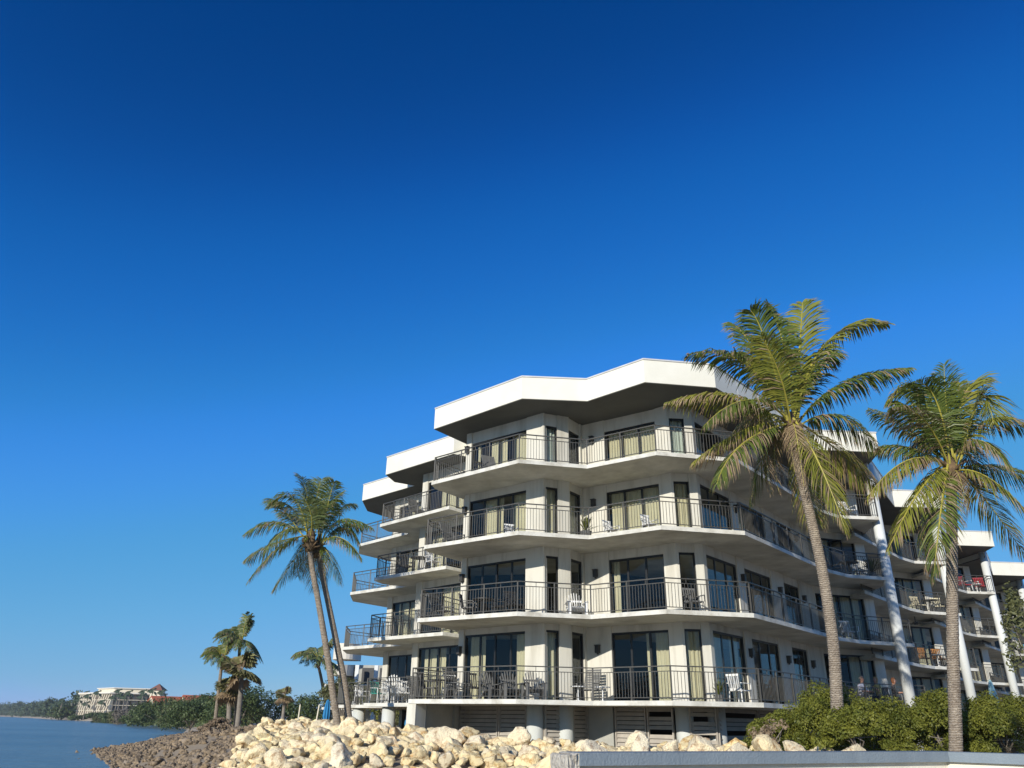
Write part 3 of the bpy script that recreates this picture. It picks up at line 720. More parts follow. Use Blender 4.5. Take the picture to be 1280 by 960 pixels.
# trees behind the pile and along the shore
rows = [  # x, y, width radius, crown centre z, height radius, material, size
    (-33, 104, 4.6, 1.6, 2.6, 'leaf2', .17, 'rounded dark green tree right behind the clump of shore palms'), (-27.5, 108, 4.2, 1.1, 2.5, 'leaf2', .17, 'broad green tree with a small cabbage palm standing before it'),
    (-21.5, 112, 4.8, .8, 2.4, 'leaf3', .17, 'olive green tree between the cabbage palm and the leaning slim palm'), (-37.5, 118, 4.0, .8, 2.2, 'leaf3', .18, 'olive tree left of the rounded dark green tree'),
    (-17, 104, 4.5, 1.3, 2.6, 'leafg', .16, 'greyish bushy tree left of the closed blue umbrella'), (-13, 92, 4.2, .9, 2.6, 'leaf2', .16, 'dark green tree behind the closed blue umbrella'), (-46, 122, 4.5, .5, 2.0, 'leaf2', .18, 'low dark tree behind the foot of the shore palms'),
    (-8.3, 62, 2.4, .9, 1.9, 'leaf1', .11, 'light green tree under the leftmost balconies'), (-12.6, 64, 2.2, 1.6, 1.5, 'leaf3', .11, 'yellow green leafy tree behind the pair of palm trunks'), (-6, 58, 1.8, .3, 1.5, 'leaf3', .10, 'small olive tree between the base columns at left'),
    (-50, 150, 5.5, 1.0, 2.6, 'leaf2', .24, 'wide dark green shore tree below the orange roofs, nearest one'), (-60, 165, 6, 1.3, 3.0, 'leaf2', .26, 'second wide shore tree from the shore palms, dark green'), (-71, 185, 6.5, 1.0, 2.9, 'leaf3', .28, 'olive shore tree third from the shore palms'),
    (-85, 205, 6.5, 1.0, 3.0, 'leaf2', .30, 'dark shore tree fourth from the shore palms'), (-97, 225, 6.5, .8, 2.9, 'leaf2', .32, 'tallest dark shore tree in front of the orange roofed houses'), (-118, 262, 6.5, .0, 2.0, 'leafg', .32, 'greyish shore tree at the left foot of the orange houses'),
    (-136, 300, 8, -.2, 2.4, 'leaf3', .36, 'olive tree on the small headland in front of the resort'), (-150, 322, 8, -.6, 2.2, 'leaf2', .36, 'dark green tree at the water on the small headland'), (-164, 345, 7, -.8, 1.8, 'leaf3', .36, 'leftmost low tree on the small headland')]
for i, (x, y, rw, zc, rh, m, s, lab) in enumerate(rows):
    hz = float(height(x, y)); bush('tree', (x, y, hz - .1), (x, y, zc - (rh * .45 if y > 95 else 0)), (rw, rw * .8, rh * (1.45 if y > 95 else 1)), 6800, s, m, 200 + i, lab, 'tree', 'trees along the shore', clumps=54, csize=.28, r0=.2, stem='trunk', crown='crown')
    # skirt of low leaves so the crown reaches the ground
# ------------------------------------------------------------------ palms
def bez(a, b, c, t): return a * (1 - t) ** 2 + b * 2 * t * (1 - t) + c * t * t
def frond(parent, org, mid, tip, droop, dry, seed, leaf='frond', nl=78, ll=None, wid=.036, name='frond'):
    """feather leaf: arched rib, leaflets on both sides that hang down"""
    r = random.Random(seed); a = Vector(org); m = Vector(mid); c = Vector(tip)
    b = (m - a * .25 - c * .25) * 2; L = (m - a).length + (c - m).length; ll = ll or L * .27
    mb = MB(); pts = [bez(a, b, c, i / 12) for i in range(13)]
    mb.tube(pts, [(.038 * (1 - i / 13) + .006) * L / 4.2 for i in range(13)], 5, mi=1)
    for i in range(nl):
        t = .14 + .86 * (i + r.random() * .5) / nl
        p = bez(a, b, c, t); d = (bez(a, b, c, min(1, t + .02)) - bez(a, b, c, t - .02)).normalized()
        side = d.cross(Vector((0, 0, 1)))
        if side.length < .15: side = d.cross(Vector((0, 1, .2)))
        side.normalize(); upv = side.cross(d).normalized()
        sh_ = math.sin(math.pi * min(1, (t - .10) / .95) ** .8) * .75 + .28
        for sg in (-1, 1):
            if r.random() < .06: continue
            l = ll * sh_ * r.uniform(.8, 1.12) * (1 - .35 * max(0, t - .85) / .15)
            fw = .35 + .65 * t; v = (side * sg * (1.0 - .25 * t) + d * fw + upv * .28 * (1 - droop)).normalized()
            v = (v + Vector((r.uniform(-.12, .12), r.uniform(-.12, .12), r.uniform(-.12, .08)))).normalized()
            g_ = Vector((0, 0, -1)) * droop * r.uniform(.75, 1.35)
            q0 = p; q1 = p + v * l * .38 + g_ * l * .10; v2 = (v + g_ * 1.1).normalized(); q2 = q1 + v2 * l * .34; v3 = (v + g_ * 2.2).normalized(); q3 = q2 + v3 * l * .30
            w = wid * L / 4.2 * 1.0; wv = d * w * .6 + upv * w * r.uniform(-.3, .3)
            isd = r.random() < dry * .8; tipd = r.random() < dry * 1.3 + .12
            mm = 2 if isd else 0
            mb.add([q0 - wv * .5, q0 + wv * .5, q1 + wv, q1 - wv], [(0, 1, 2, 3)], mm)
            mb.add([q1 - wv, q1 + wv, q2 + wv * .75, q2 - wv * .75], [(0, 1, 2, 3)], mm)
            mb.add([q2 - wv * .75, q2 + wv * .75, q3], [(0, 1, 2)], 2 if tipd else mm)
    return mb.build(name, [M[leaf], M['rib'], M['dry']], parent)

def trunk_mesh(pts, r0, r1, parent, m='bark', flare=1.35):
    """ringed, slightly swelling trunk"""
    P = [Vector(p) for p in pts]; out = []
    for i in range(len(P) - 1):
        p0 = P[max(i - 1, 0)]; p1 = P[i]; p2 = P[i + 1]; p3 = P[min(i + 2, len(P) - 1)]; n = max(4, int((p2 - p1).length / .07))
        for k in range(n):
            t = k / n; out.append(.5 * ((2 * p1) + (p2 - p0) * t + (2 * p0 - 5 * p1 + 4 * p2 - p3) * t * t + (3 * p1 - p0 - 3 * p2 + p3) * t ** 3))
    out.append(P[-1]); n = len(out); rr = random.Random(2); rad = []
    for i in range(n):
        s = i / (n - 1); r = r0 + (r1 - r0) * s; r *= 1 + (flare - 1) * math.exp(-s * n * .07 / .45); r *= 1 + (.035 if i % 2 else -.02) + rr.uniform(-.012, .012); rad.append(r)
    mb = MB(); mb.tube(out, rad, 14); return mb.build('trunk', M[m], parent, True)

def crown_core(org, parent, s=1.0, nuts=7, seed=1):
    r = random.Random(seed); mb = MB(); o = Vector(org)
    mb.tube([o - Vector((0, 0, .55)) * s, o - Vector((0, 0, .25)) * s, o + Vector((0, 0, .1)) * s, o + Vector((0, 0, .45)) * s], [.15 * s, .24 * s, .20 * s, .08 * s], 10)
    for k in range(16):   # ragged fibre and old leaf bases
        a = k * 2.4; d = Vector((math.cos(a), math.sin(a), 0)); z = r.uniform(-.4, .2) * s
        mb.bar(o + d * .12 * s + Vector((0, 0, z - .1)), o + d * r.uniform(.3, .5) * s + Vector((0, 0, z + r.uniform(-.25, .25) * s)), .07 * s, .03 * s)
    mb.build('crownshaft', M['sheath'], parent, True)
    for k in range(nuts):
        a = r.uniform(0, 6.28); v, f = ico(2); c = o + Vector((math.cos(a) * .27, math.sin(a) * .27, -.2 + r.uniform(-.15, .15))) * s
        np_mesh('coconut', v * np.array([.1, .1, .13]) * s + np.array(c), f, M['frond2'] if k % 2 else M['sheath'], parent, smooth=True)

def palm(name, trunk, crown, fronds, r0, r1, label, leaf=('frond', 'frond2'), seed=1, nl=78, ll=None, wid=.036, nuts=6, extra=0, dead=0, group=None, s=1.0, flare=1.35):
    base = Vector(trunk[0]); t = empty(name, tuple(base), label=label, cat='palm tree', group=group)
    rel = lambda p: tuple(Vector(p) - base)
    trunk_mesh([rel(p) for p in trunk], r0, r1, t, flare=flare); org = Vector(rel(crown)); crown_core(org, t, s, nuts, seed)
    r = random.Random(seed)
    for i, (m, tp, dr, dry) in enumerate(fronds):
        a = Vector(rel(m)) - org; o2 = org + Vector((a.x, a.y, 0)).normalized() * .14 * s + Vector((0, 0, r.uniform(-.12, .25) * s))
        frond(t, o2, rel(m), rel(tp), dr, dry, seed * 100 + i, leaf[1] if r.random() < .42 else leaf[0], nl, ll, wid)
    L0 = sum(((Vector(f[1]) - Vector(crown)).length for f in fronds), 0) / max(1, len(fronds)) if fronds else 3.0
    for k in range(extra):
        a = r.uniform(0, 6.28); el = r.uniform(-.2, 1.2); L = L0 * r.uniform(.85, 1.05); d = Vector((math.cos(a) * math.cos(el), math.sin(a) * math.cos(el), math.sin(el)))
        m = org + d * L * .5 + Vector((0, 0, .12 * L)); tp = org + d * L * .92 + Vector((0, 0, -.18 * L * math.cos(el)))
        frond(t, org, m, tp, .7, .12, seed * 100 + 50 + k, leaf[0], nl, ll, wid)
    for k in range(dead):
        a = r.uniform(0, 6.28); L = L0 * r.uniform(.45, .7); d = Vector((math.cos(a), math.sin(a), 0))
        frond(t, org - Vector((0, 0, .2 * s)), org + d * L * .28 - Vector((0, 0, .15 * L)), org + d * L * .32 - Vector((0, 0, L * .8)), 1.0, 1.2, seed * 100 + 80 + k, leaf[0], nl // 2, None, wid, name='dead_frond')
    return t
P1_trunk = [(8.75, 22.0, 0.11), (8.83, 22.0, 0.8), (8.95, 22.0, 2.23), (8.94, 22.0, 4.19), (8.79, 22.0, 6.18), (8.67, 22.0, 7.42), (8.64, 22.0, 8.25)]
P1_crown = (8.65, 22.0, 8.53)
P1_fronds = [
    ((8.92, 22.3, 11.17), (8.69, 22.6, 13.2), 0.35, 0),
    ((9.57, 22.6, 11.68), (10.14, 23.2, 13.64), 0.3, 0),
    ((8.2, 23.0, 11.5), (7.77, 23.7, 13.0), 0.5, 0.1),
    ((7.4, 21.8, 10.53), (5.45, 21.4, 10.63), 0.6, 0.15),
    ((7.08, 22.5, 9.71), (5.02, 22.8, 9.58), 0.8, 0.3),
    ((7.1, 21.1, 8.99), (5.52, 20.4, 7.87), 0.9, 0.3),
    ((6.95, 21.7, 8.18), (5.41, 21.6, 7.16), 0.7, 0.35),
    ((6.72, 20.9, 7.51), (5.72, 20.4, 6.14), 0.9, 0.35),
    ((7.97, 22.8, 7.81), (7.44, 23.0, 6.35), 0.9, 0.3),
    ((8.95, 21.1, 7.01), (9.23, 20.7, 4.91), 0.6, 0.15),
    ((10.04, 21.9, 8.84), (11.21, 22.0, 7.8), 1.0, 0.3),
    ((10.25, 22.5, 7.87), (11.26, 22.7, 6.87), 0.9, 0.3),
    ((10.19, 21.6, 9.74), (12.25, 21.2, 10.19), 0.7, 0.1),
    ((10.38, 22.5, 11.65), (12.82, 22.9, 12.66), 0.5, 0.05),
    ((8.04, 21.5, 11.1), (7.56, 21.2, 12.14), 0.35, 0),
    ((9.36, 23.2, 7.17), (9.58, 23.4, 5.81), 0.9, 0.4),
    ((8.62, 23.2, 11.07), (7.42, 24.0, 11.89), 0.6, 0.2),
    ((8.06, 20.8, 9.66), (7.32, 20.0, 10.58), 0.5, 0.1),
    ((10.05, 23.5, 10.93), (11.58, 24.6, 12.74), 0.5, 0.1),
    ((8.21, 23.4, 9.4), (7.21, 24.4, 8.61), 0.9, 0.4),
]
P2_trunk = [(10.88, 20.5, -0.74), (11.08, 20.5, 0.24), (11.35, 20.5, 1.73), (11.68, 20.5, 3.33), (12.05, 20.5, 5.04), (12.33, 20.5, 6.4)]
P2_crown = (12.39, 20.5, 6.68)
P2_fronds = [
    ((12.64, 20.5, 8.33), (13.03, 20.7, 10.1), 0.25, 0),
    ((12.24, 20.9, 9.07), (11.35, 21.1, 9.06), 0.5, 0.05),
    ((11.41, 19.6, 7.83), (10.3, 19.0, 7.97), 0.7, 0.4),
    ((11.94, 21.1, 7.92), (10.9, 21.4, 8.86), 0.5, 0.05),
    ((12.03, 21.6, 7.72), (11.32, 22.2, 7.92), 0.8, 0.2),
    ((11.01, 20.1, 6.83), (9.59, 19.9, 5.68), 1.0, 0.5),
    ((11.17, 20.0, 6.0), (9.76, 19.7, 4.19), 0.7, 0.1),
    ((11.32, 19.6, 5.24), (10.71, 19.5, 3.48), 0.6, 0.25),
    ((12.14, 21.4, 6.43), (11.64, 21.6, 4.61), 0.8, 0.6),
    ((13.58, 21.1, 9.1), (14.53, 21.4, 9.83), 0.4, 0),
    ((13.44, 20.1, 8.68), (13.45, 19.8, 7.83), 0.4, 0),
    ((13.81, 20.8, 8.27), (15.07, 20.8, 8.04), 0.7, 0.2),
    ((12.76, 19.6, 7.27), (13.2, 19.1, 6.21), 0.9, 0.45),
    ((13.59, 20.6, 6.85), (14.62, 20.5, 6.53), 0.8, 0.15),
    ((12.95, 19.7, 6.17), (13.56, 19.3, 4.88), 0.8, 0.2),
    ((13.54, 21.2, 6.16), (14.52, 21.4, 4.39), 0.7, 0.3),
    ((12.05, 19.9, 8.57), (11.25, 19.5, 8.93), 0.5, 0),
    ((13.4, 21.3, 8.66), (14.22, 22.0, 10.1), 0.4, 0),
    ((12.95, 22.0, 8.27), (12.34, 22.9, 7.39), 0.9, 0.4),
    ((13.91, 22.1, 7.93), (14.62, 22.9, 6.91), 0.9, 0.7),
    ((12.91, 21.5, 8.73), (13.29, 22.3, 10.02), 0.5, 0),
]
P3_trunk = [(-6.56, 33.0, -0.5), (-6.87, 33.0, 0.6), (-7.31, 33.0, 2.25), (-7.92, 33.0, 4.35), (-8.36, 33.0, 5.77), (-8.61, 33.0, 6.68)]
P3_crown = (-8.63, 33.0, 7.16)
P3_fronds = [
    ((-9.0, 33.0, 9.01), (-9.46, 33.2, 10.02), 0.3, 0),
    ((-8.73, 33.6, 9.18), (-8.72, 34.0, 10.16), 0.3, 0),
    ((-9.52, 32.6, 8.89), (-10.51, 32.3, 8.36), 0.5, 0.05),
    ((-10.16, 33.7, 8.59), (-10.82, 34.1, 9.17), 0.5, 0),
    ((-10.12, 33.0, 7.88), (-11.5, 33.0, 7.33), 0.7, 0.1),
    ((-9.43, 32.0, 7.34), (-10.04, 31.4, 6.2), 0.8, 0),
    ((-10.35, 33.5, 7.03), (-11.5, 33.6, 6.34), 0.8, 0.15),
    ((-9.78, 32.6, 6.75), (-10.84, 32.3, 5.17), 0.7, 0.25),
    ((-9.26, 33.2, 6.3), (-10.01, 33.2, 5.0), 0.8, 0.1),
    ((-8.54, 32.1, 8.13), (-9.01, 31.4, 8.91), 0.4, 0),
    ((-9.52, 34.2, 8.29), (-10.71, 35.2, 8.9), 0.7, 0.1),
    ((-8.23, 33.2, 8.42), (-7.58, 33.5, 9.43), 0.5, 0),
]
P4_trunk = [(-6.24, 33.6, -0.5), (-6.6, 33.6, 1.16), (-7.0, 33.6, 2.45), (-7.65, 33.6, 4.44), (-8.13, 33.6, 5.88), (-8.37, 33.6, 6.74)]
P4_crown = (-8.4, 33.6, 7.02)
P4_fronds = [
    ((-7.77, 33.2, 6.49), (-7.11, 33.0, 5.28), 0.7, 0.1),
    ((-7.31, 32.8, 7.21), (-6.24, 32.5, 6.28), 0.9, 0.3),
    ((-7.52, 34.0, 7.91), (-6.7, 34.2, 7.24), 0.8, 0.2),
    ((-7.84, 34.1, 8.66), (-7.2, 34.4, 9.05), 0.5, 0),
    ((-7.45, 33.5, 8.15), (-6.05, 33.4, 7.79), 0.8, 0.1),
    ((-8.09, 33.2, 8.79), (-7.88, 33.0, 9.76), 0.4, 0),
    ((-8.44, 34.6, 9.23), (-7.96, 35.2, 8.75), 0.6, 0.1),
    ((-8.6, 34.5, 6.38), (-8.59, 34.7, 5.26), 0.9, 0.3),
    ((-8.26, 34.2, 6.51), (-7.9, 34.3, 4.97), 0.9, 0.4),
    ((-8.75, 34.4, 9.1), (-9.2, 35.1, 10.29), 0.4, 0),
    ((-9.22, 34.6, 6.57), (-9.55, 35.1, 5.94), 0.9, 0.3),
]

palm('coconut_palm', P1_trunk, P1_crown, P1_fronds, .16, .135, 'tallest coconut palm in front of the apartment building, its trunk leaning left', seed=1, dead=4, ll=1.1, nl=105, wid=.042, extra=1, flare=1.1)
palm('coconut_palm', P2_trunk, P2_crown, P2_fronds, .15, .132, 'coconut palm at the right edge with a straight upright trunk behind the coping', seed=2, dead=4, nuts=4, ll=1.0, nl=100, wid=.042, extra=1, flare=1.1)
palm('coconut_palm', P3_trunk, P3_crown, P3_fronds, .14, .11, 'left-hand palm of the leaning pair left of the building', seed=3, leaf=('frond_s', 'frond'), nl=74, ll=.95, wid=.042, nuts=3, extra=2, flare=1.2)
palm('coconut_palm', P4_trunk, P4_crown, P4_fronds, .14, .11, 'right-hand palm of the leaning pair, its crown touching the balconies', seed=4, leaf=('frond_s', 'frond'), nl=74, ll=.95, wid=.042, nuts=3, extra=2, dead=3, flare=1.2)
def auto_fronds(c, L, n, seed, up=1.2, low=-.3, dr=.7, dry=.1):
    r = random.Random(seed); out = []; c = Vector(c)
    for k in range(n):
        a = 2.4 * k + r.uniform(-.2, .2); el = low + (up - low) * ((k * .618) % 1); l = L * r.uniform(.85, 1.1); d = Vector((math.cos(a) * math.cos(el), math.sin(a) * math.cos(el), math.sin(el)))
        out.append((tuple(c + d * l * .5 + Vector((0, 0, .10 * l))), tuple(c + d * l * .93 + Vector((0, 0, -.26 * l * math.cos(el)))), dr, dry))
    return out
cA = (-21.1, 60, 4.0); palm('coconut_palm', [(-20.84, 60, -1.8), (-21.0, 60, 1.5), (-21.1, 60, 3.7)], cA, auto_fronds(cA, 2.0, 26, 21, up=1.45, low=-.45, dr=.6), .14, .11, 'shorter coconut palm with a pale slanting trunk, left of the shore clump', seed=21, leaf=('frond_s', 'frond'), nl=46, ll=.55, wid=.10, nuts=0, dead=5, s=.8)
cB = (-20.3, 61, 5.3); palm('coconut_palm', [(-19.6, 61, -1.8), (-20.0, 61, 2), (-20.3, 61, 5.0)], cB, auto_fronds(cB, 2.3, 30, 22, up=1.5, low=-.5, dr=.5), .14, .11, 'tallest coconut palm of the shore clump', seed=22, leaf=('frond_s', 'frond'), nl=46, ll=.62, wid=.10, nuts=0, s=.8)
cS = (-16.3, 70, 4.55); palm('coconut_palm', [(-14.94, 70, -.6), (-15.3, 70, 1.2), (-15.9, 70, 3.2), (-16.3, 70, 4.3)], cS, auto_fronds(cS, 2.9, 20, 23), .15, .12, 'slim leaning palm behind the boulder pile, left of the pair of trunks', seed=23, leaf=('frond_s', 'frond_s'), nl=36, ll=.8, wid=.12, nuts=0, s=.8)

def fan_palm(base, crown, Rr, label, n=34, seed=1, trunks=None, skirt=10):
    t = empty('fan_palm', base, label=label, cat='palm tree'); b = Vector(base); o = Vector(crown) - b; r = random.Random(seed)
    trunk_mesh([(0, 0, 0), tuple(o * .5 + Vector((.05, 0, 0))), tuple(o)], .2, .16, t, 'bark2')
    for k in range(n + skirt):
        a = 2.4 * k; el = (-.45 + 2.0 * ((k * .618) % 1)) if k < n else r.uniform(-1.2, -.3); d = Vector((math.cos(a) * math.cos(el), math.sin(a) * math.cos(el), math.sin(el)))
        hub = o + d * Rr * .45; mb = MB(); mb.bar(o, hub, .022); s1 = d.cross(Vector((0, 0, 1))).normalized(); u1 = s1.cross(d)
        for q in range(13):
            th = (q / 12 - .5) * 3.6; v = (d * math.cos(th) + s1 * math.sin(th)).normalized(); l = Rr * .55 * r.uniform(.85, 1.1); wv = v.cross(u1).normalized() * .05 * Rr
            p1 = hub + v * l * .55; wv = wv * 1.5; p2 = hub + v * l + Vector((0, 0, -.25 * l))
            mb.add([hub, p1 + wv, p2, p1 - wv], [(0, 1, 2, 3)], 1)
        dead = k >= n or el < -.5 or r.random() < .15
        mb.build('dead_leaf' if dead else 'fan_leaf', [M['dry'], M['dry'] if dead else M['fan']], t)
    return t
fan_palm((-18.9, 59, -1.7), (-19.2, 59, 3.15), 1.75, 'brownish fan palm with a shaggy crown at the right of the shore clump', n=46, seed=4, skirt=3)
fan_palm((-19.9, 60.2, -1.7), (-20.3, 60.2, 2.0), 1.3, 'lower fan palm with hanging dead leaves in the middle of the shore clump', n=24, seed=5, skirt=8)
fan_palm((-25.5, 95, -.9), (-25.6, 95, 2.5), 1.35, 'small cabbage palm standing alone before the dark trees', n=26, seed=6, skirt=8)
for i, (x, y, rx, rz, lab) in enumerate([(-16.9, 47.5, .9, .5, 'low brown brush at the left foot of the shore palms'), (-15.9, 44.5, .9, .5, 'dry brown brush in front of the shore palms'), (-14.6, 42.5, .9, .55, 'brown brush right of the shore palms against the boulders')]):
    hz = float(height(x, y)); bush('brush', (x, y, hz), (x, y, hz + rz * .35), (rx * .8, .7, rz * .75), 1500, .07, 'brush', 300 + i, lab, 'bush', clumps=18, r0=.04)

# ------------------------------------------------------------------ far shore
def far_palm(x, y, h, label, seed, k=1.0):
    hz = float(height(x, y)); c = (x, y, hz + h); r = random.Random(seed); t = empty('palm', (x, y, hz), label=label, cat='palm tree', group='far palms around the resort')
    mb = MB(); mb.tube([(0, 0, 0), (r.uniform(-.3, .3), 0, h * .5), (0, 0, h)], [.3, .24, .2], 6); mb.build('trunk', M['bark2'], t)
    mb = MB(); o = Vector((0, 0, h))
    for q in range(16):
        a = 2.4 * q; el = -.4 + 1.5 * ((q * .618) % 1); d = Vector((math.cos(a) * math.cos(el), math.sin(a) * math.cos(el), math.sin(el))); L = 3.2 * k; s = d.cross(Vector((0, 0, 1))).normalized() * .55 * k
        p1 = o + d * L * .5 + Vector((0, 0, .3)); p2 = o + d * L * .95 - Vector((0, 0, 1.1))
        mb.add([o, p1 + s, p1, p1 - s, p2], [(0, 1, 4, 2), (0, 2, 4, 3)])
        mb.add([p1 + s * .8 - Vector((0, 0, .7)), p1, p2], [(0, 1, 2)]); mb.add([p1 - s * .8 - Vector((0, 0, .7)), p1, p2], [(0, 1, 2)])
    mb.build('crown', M['leaf4'], t)
for i, (x, y, h, lab) in enumerate([(-206, 440, 11, 'far palm in front of the resort middle'), (-199, 435, 12, 'far palm before the right part of the resort'), (-214, 450, 10, 'far palm before the slanted fins of the resort'), (-190, 430, 10, 'far palm between the resort and the cream gable'), (-234, 462, 8, 'far palm at the left end of the resort'),
        (-262, 488, 11, 'far palm just left of the resort fins'), (-268, 500, 12, 'far palm second left of the resort'), (-283, 520, 10, 'far palm standing at the beach edge left of the resort'), (-185, 420, 12, 'far palm close behind the cream gable'), (-172, 400, 12, 'far palm above the first orange roof'), (-163, 390, 11, 'far palm between the two orange roofs'), (-285, 560, 15, 'tall lone palm rising above the far trees'), (-222, 455, 8, 'short far palm on the lawn of the resort'), (-232, 458, 12, 'tall far palm before the left half of the resort fins'), (-226, 456, 13, 'tallest far palm before the resort fins'), (-245, 474, 11, 'far palm at the left third of the resort fins'), (-209, 444, 13, 'tall far palm before the resort terraces'), (-202, 437, 10, 'short far palm under the resort terraces')]):
    far_palm(x, y, h, lab, i)
# tree line along the far beach: one mass
Ps = []; rf = np.random.default_rng(9)
sp_ = [(-262, 492), (-335, 590), (-460, 785), (-740, 1215), (-1300, 1900)]
for (x0, y0), (x1, y1) in zip(sp_[:-1], sp_[1:]):
    L = math.hypot(x1 - x0, y1 - y0); n = int(L / 6)
    for k in range(n):
        t = rf.random(); x = x0 + (x1 - x0) * t + rf.uniform(18, 60); y = y0 + (y1 - y0) * t + rf.uniform(-15, 25); h = rf.uniform(6, 10.5) * (1 + y / 1500); 
        p, v = crown_pts((x, y, h * .2), (h * .55, h * .5, h * .74), 460, int(rf.integers(1e6)), 14, .36); Ps.append(p)
Ps = np.concatenate(Ps); leaf_size = .55
o = leaf_cloud('far_trees', Ps, 1.0, M['leaf4'], None, 1.6, 77); tag(o, 'dark line of casuarina trees along the far beach', 'far trees', kind='stuff')
# green belt round the resort
for i, (x, y, rw, h) in enumerate([(-240, 468, 5, 2.6), (-262, 492, 6, 8), (-222, 452, 6, 2.8), (-275, 515, 8, 8), (-203, 432, 5, 3), (-180, 405, 7, 3.5), (-288, 540, 9, 8)]):
    hz = float(height(x, y)); bush('tree', (x, y, hz), (x, y, hz + h * .5), (rw, rw, h * .55), 1600, .75, 'leaf2', 400 + i, ['bushy green tree at the left corner of the resort', 'green tree left of the slanted fins', 'low green bush before the resort fins', 'green tree near the small white house', 'low bush before the resort terrace', 'low tree under the cream gable', 'green tree right of the small white house'][i], 'tree', None, clumps=26, r0=.4, stem='trunk', crown='crown')
def far_part(mb, name, m, par):
    o = mb.build(name, M[m], par); o.matrix_parent_inverse = Matrix.Translation(-Vector(par.location)); return o
# resort: five storeys, slanted brown fins on the sea side, stepped roof, little tower
rs = empty('resort_building', (-215, 480, -.2), label='large cream resort building with slanted brown fins on the far shore', cat='building')
a = Vector((-258, 498)); b = Vector((-226, 472)); c = Vector((-200, 484)); dd = Vector((-228, 522))
base = [tuple(a), tuple(b), tuple(c), tuple(dd)]
mb = MB(); mb.prism([(-253.2, 500.5), (-224.8, 477), (-203, 487), (-229, 518)], -1, 13.2); far_part(mb, 'wall', 'farwall', rs)
for k in range(5):
    mb = MB(); z = .4 + k * 2.9; mb.prism(base, z - .25, z); far_part(mb, 'balcony_slab', 'farwall', rs)
def fins(p, q, n):
    for k in range(n):
        for s in range(4):
            e = p.lerp(q, (k + .5) / n); z = .42 + s * 2.9; d = (q - p).normalized(); nrm = Vector((d.y, -d.x))
            f = MB(); f.hexa([(e.x + nrm.x * .1, e.y + nrm.y * .1, z), (e.x + nrm.x * .1 + d.x * .9, e.y + nrm.y * .1 + d.y * .9, z), (e.x - nrm.x * 1.4 + d.x * .9, e.y - nrm.y * 1.4 + d.y * .9, z), (e.x - nrm.x * 1.4, e.y - nrm.y * 1.4, z),
                                 (e.x + nrm.x * .1 + d.x * 1.2, e.y + nrm.y * .1 + d.y * 1.2, z + 2.6), (e.x + nrm.x * .1 + d.x * 2.1, e.y + nrm.y * .1 + d.y * 2.1, z + 2.6), (e.x - nrm.x * 1.4 + d.x * 2.1, e.y - nrm.y * 1.4 + d.y * 2.1, z + 2.6), (e.x - nrm.x * 1.4 + d.x * 1.2, e.y - nrm.y * 1.4 + d.y * 1.2, z + 2.6)])
            yield f
for f in fins(a, b, 15): far_part(f, 'fin', 'farwall', rs)
mb = MB(); u_ = (b - a).normalized(); n_ = Vector((-u_.y, u_.x)); mb.prism([tuple(a + n_ * 1.5 + u_), tuple(b + n_ * 1.5 - u_), tuple(b + n_ * 1.7 - u_), tuple(a + n_ * 1.7 + u_)], -.5, 12.6); far_part(mb, 'recess', 'farfin', rs)
mb = MB()
for k in range(4):
    z = .5 + k * 2.9
    for t0 in (.04, .2, .36, .52, .68, .84):
        p = b.lerp(c, t0); q = b.lerp(c, t0 + .11); mb.hexa([(p.x + .6, p.y + 1.2, z), (q.x + .6, q.y + 1.2, z), (q.x + .6, q.y + 2.5, z), (p.x + .6, p.y + 2.5, z), (p.x + .6, p.y + 1.2, z + 2.2), (q.x + .6, q.y + 1.2, z + 2.2), (q.x + .6, q.y + 2.5, z + 2.2), (p.x + .6, p.y + 2.5, z + 2.2)])
far_part(mb, 'window', 'fardark', rs)
mb = MB(); mb.prism([(-259, 498.5), (-226.2, 470.5), (-198.6, 483.4), (-228, 523.5)], 12.2, 13.0); far_part(mb, 'roof', 'farwall_w', rs)
mb = MB(); mb.prism([(-243, 490), (-226, 474.5), (-209, 482.5), (-229, 508)], 13.0, 15.0); far_part(mb, 'penthouse', 'farwall', rs)
mb = MB(); mb.prism([(-244, 490), (-226, 473.4), (-207.5, 482), (-229, 509)], 15.0, 15.5); far_part(mb, 'penthouse_roof', 'farwall_w', rs)
tw = MB(); tw.box(-205, -199, 474, 480, 8, 14.4); far_part(tw, 'tower', 'farwall', rs)
tw = MB(); tw.add([(-206, 473, 14.4), (-198, 473, 14.4), (-198, 481, 14.4), (-206, 481, 14.4), (-202, 477, 18)], [(0, 1, 4), (1, 2, 4), (2, 3, 4), (3, 0, 4), (3, 2, 1, 0)]); far_part(tw, 'tower_roof', 'tile_b', rs)
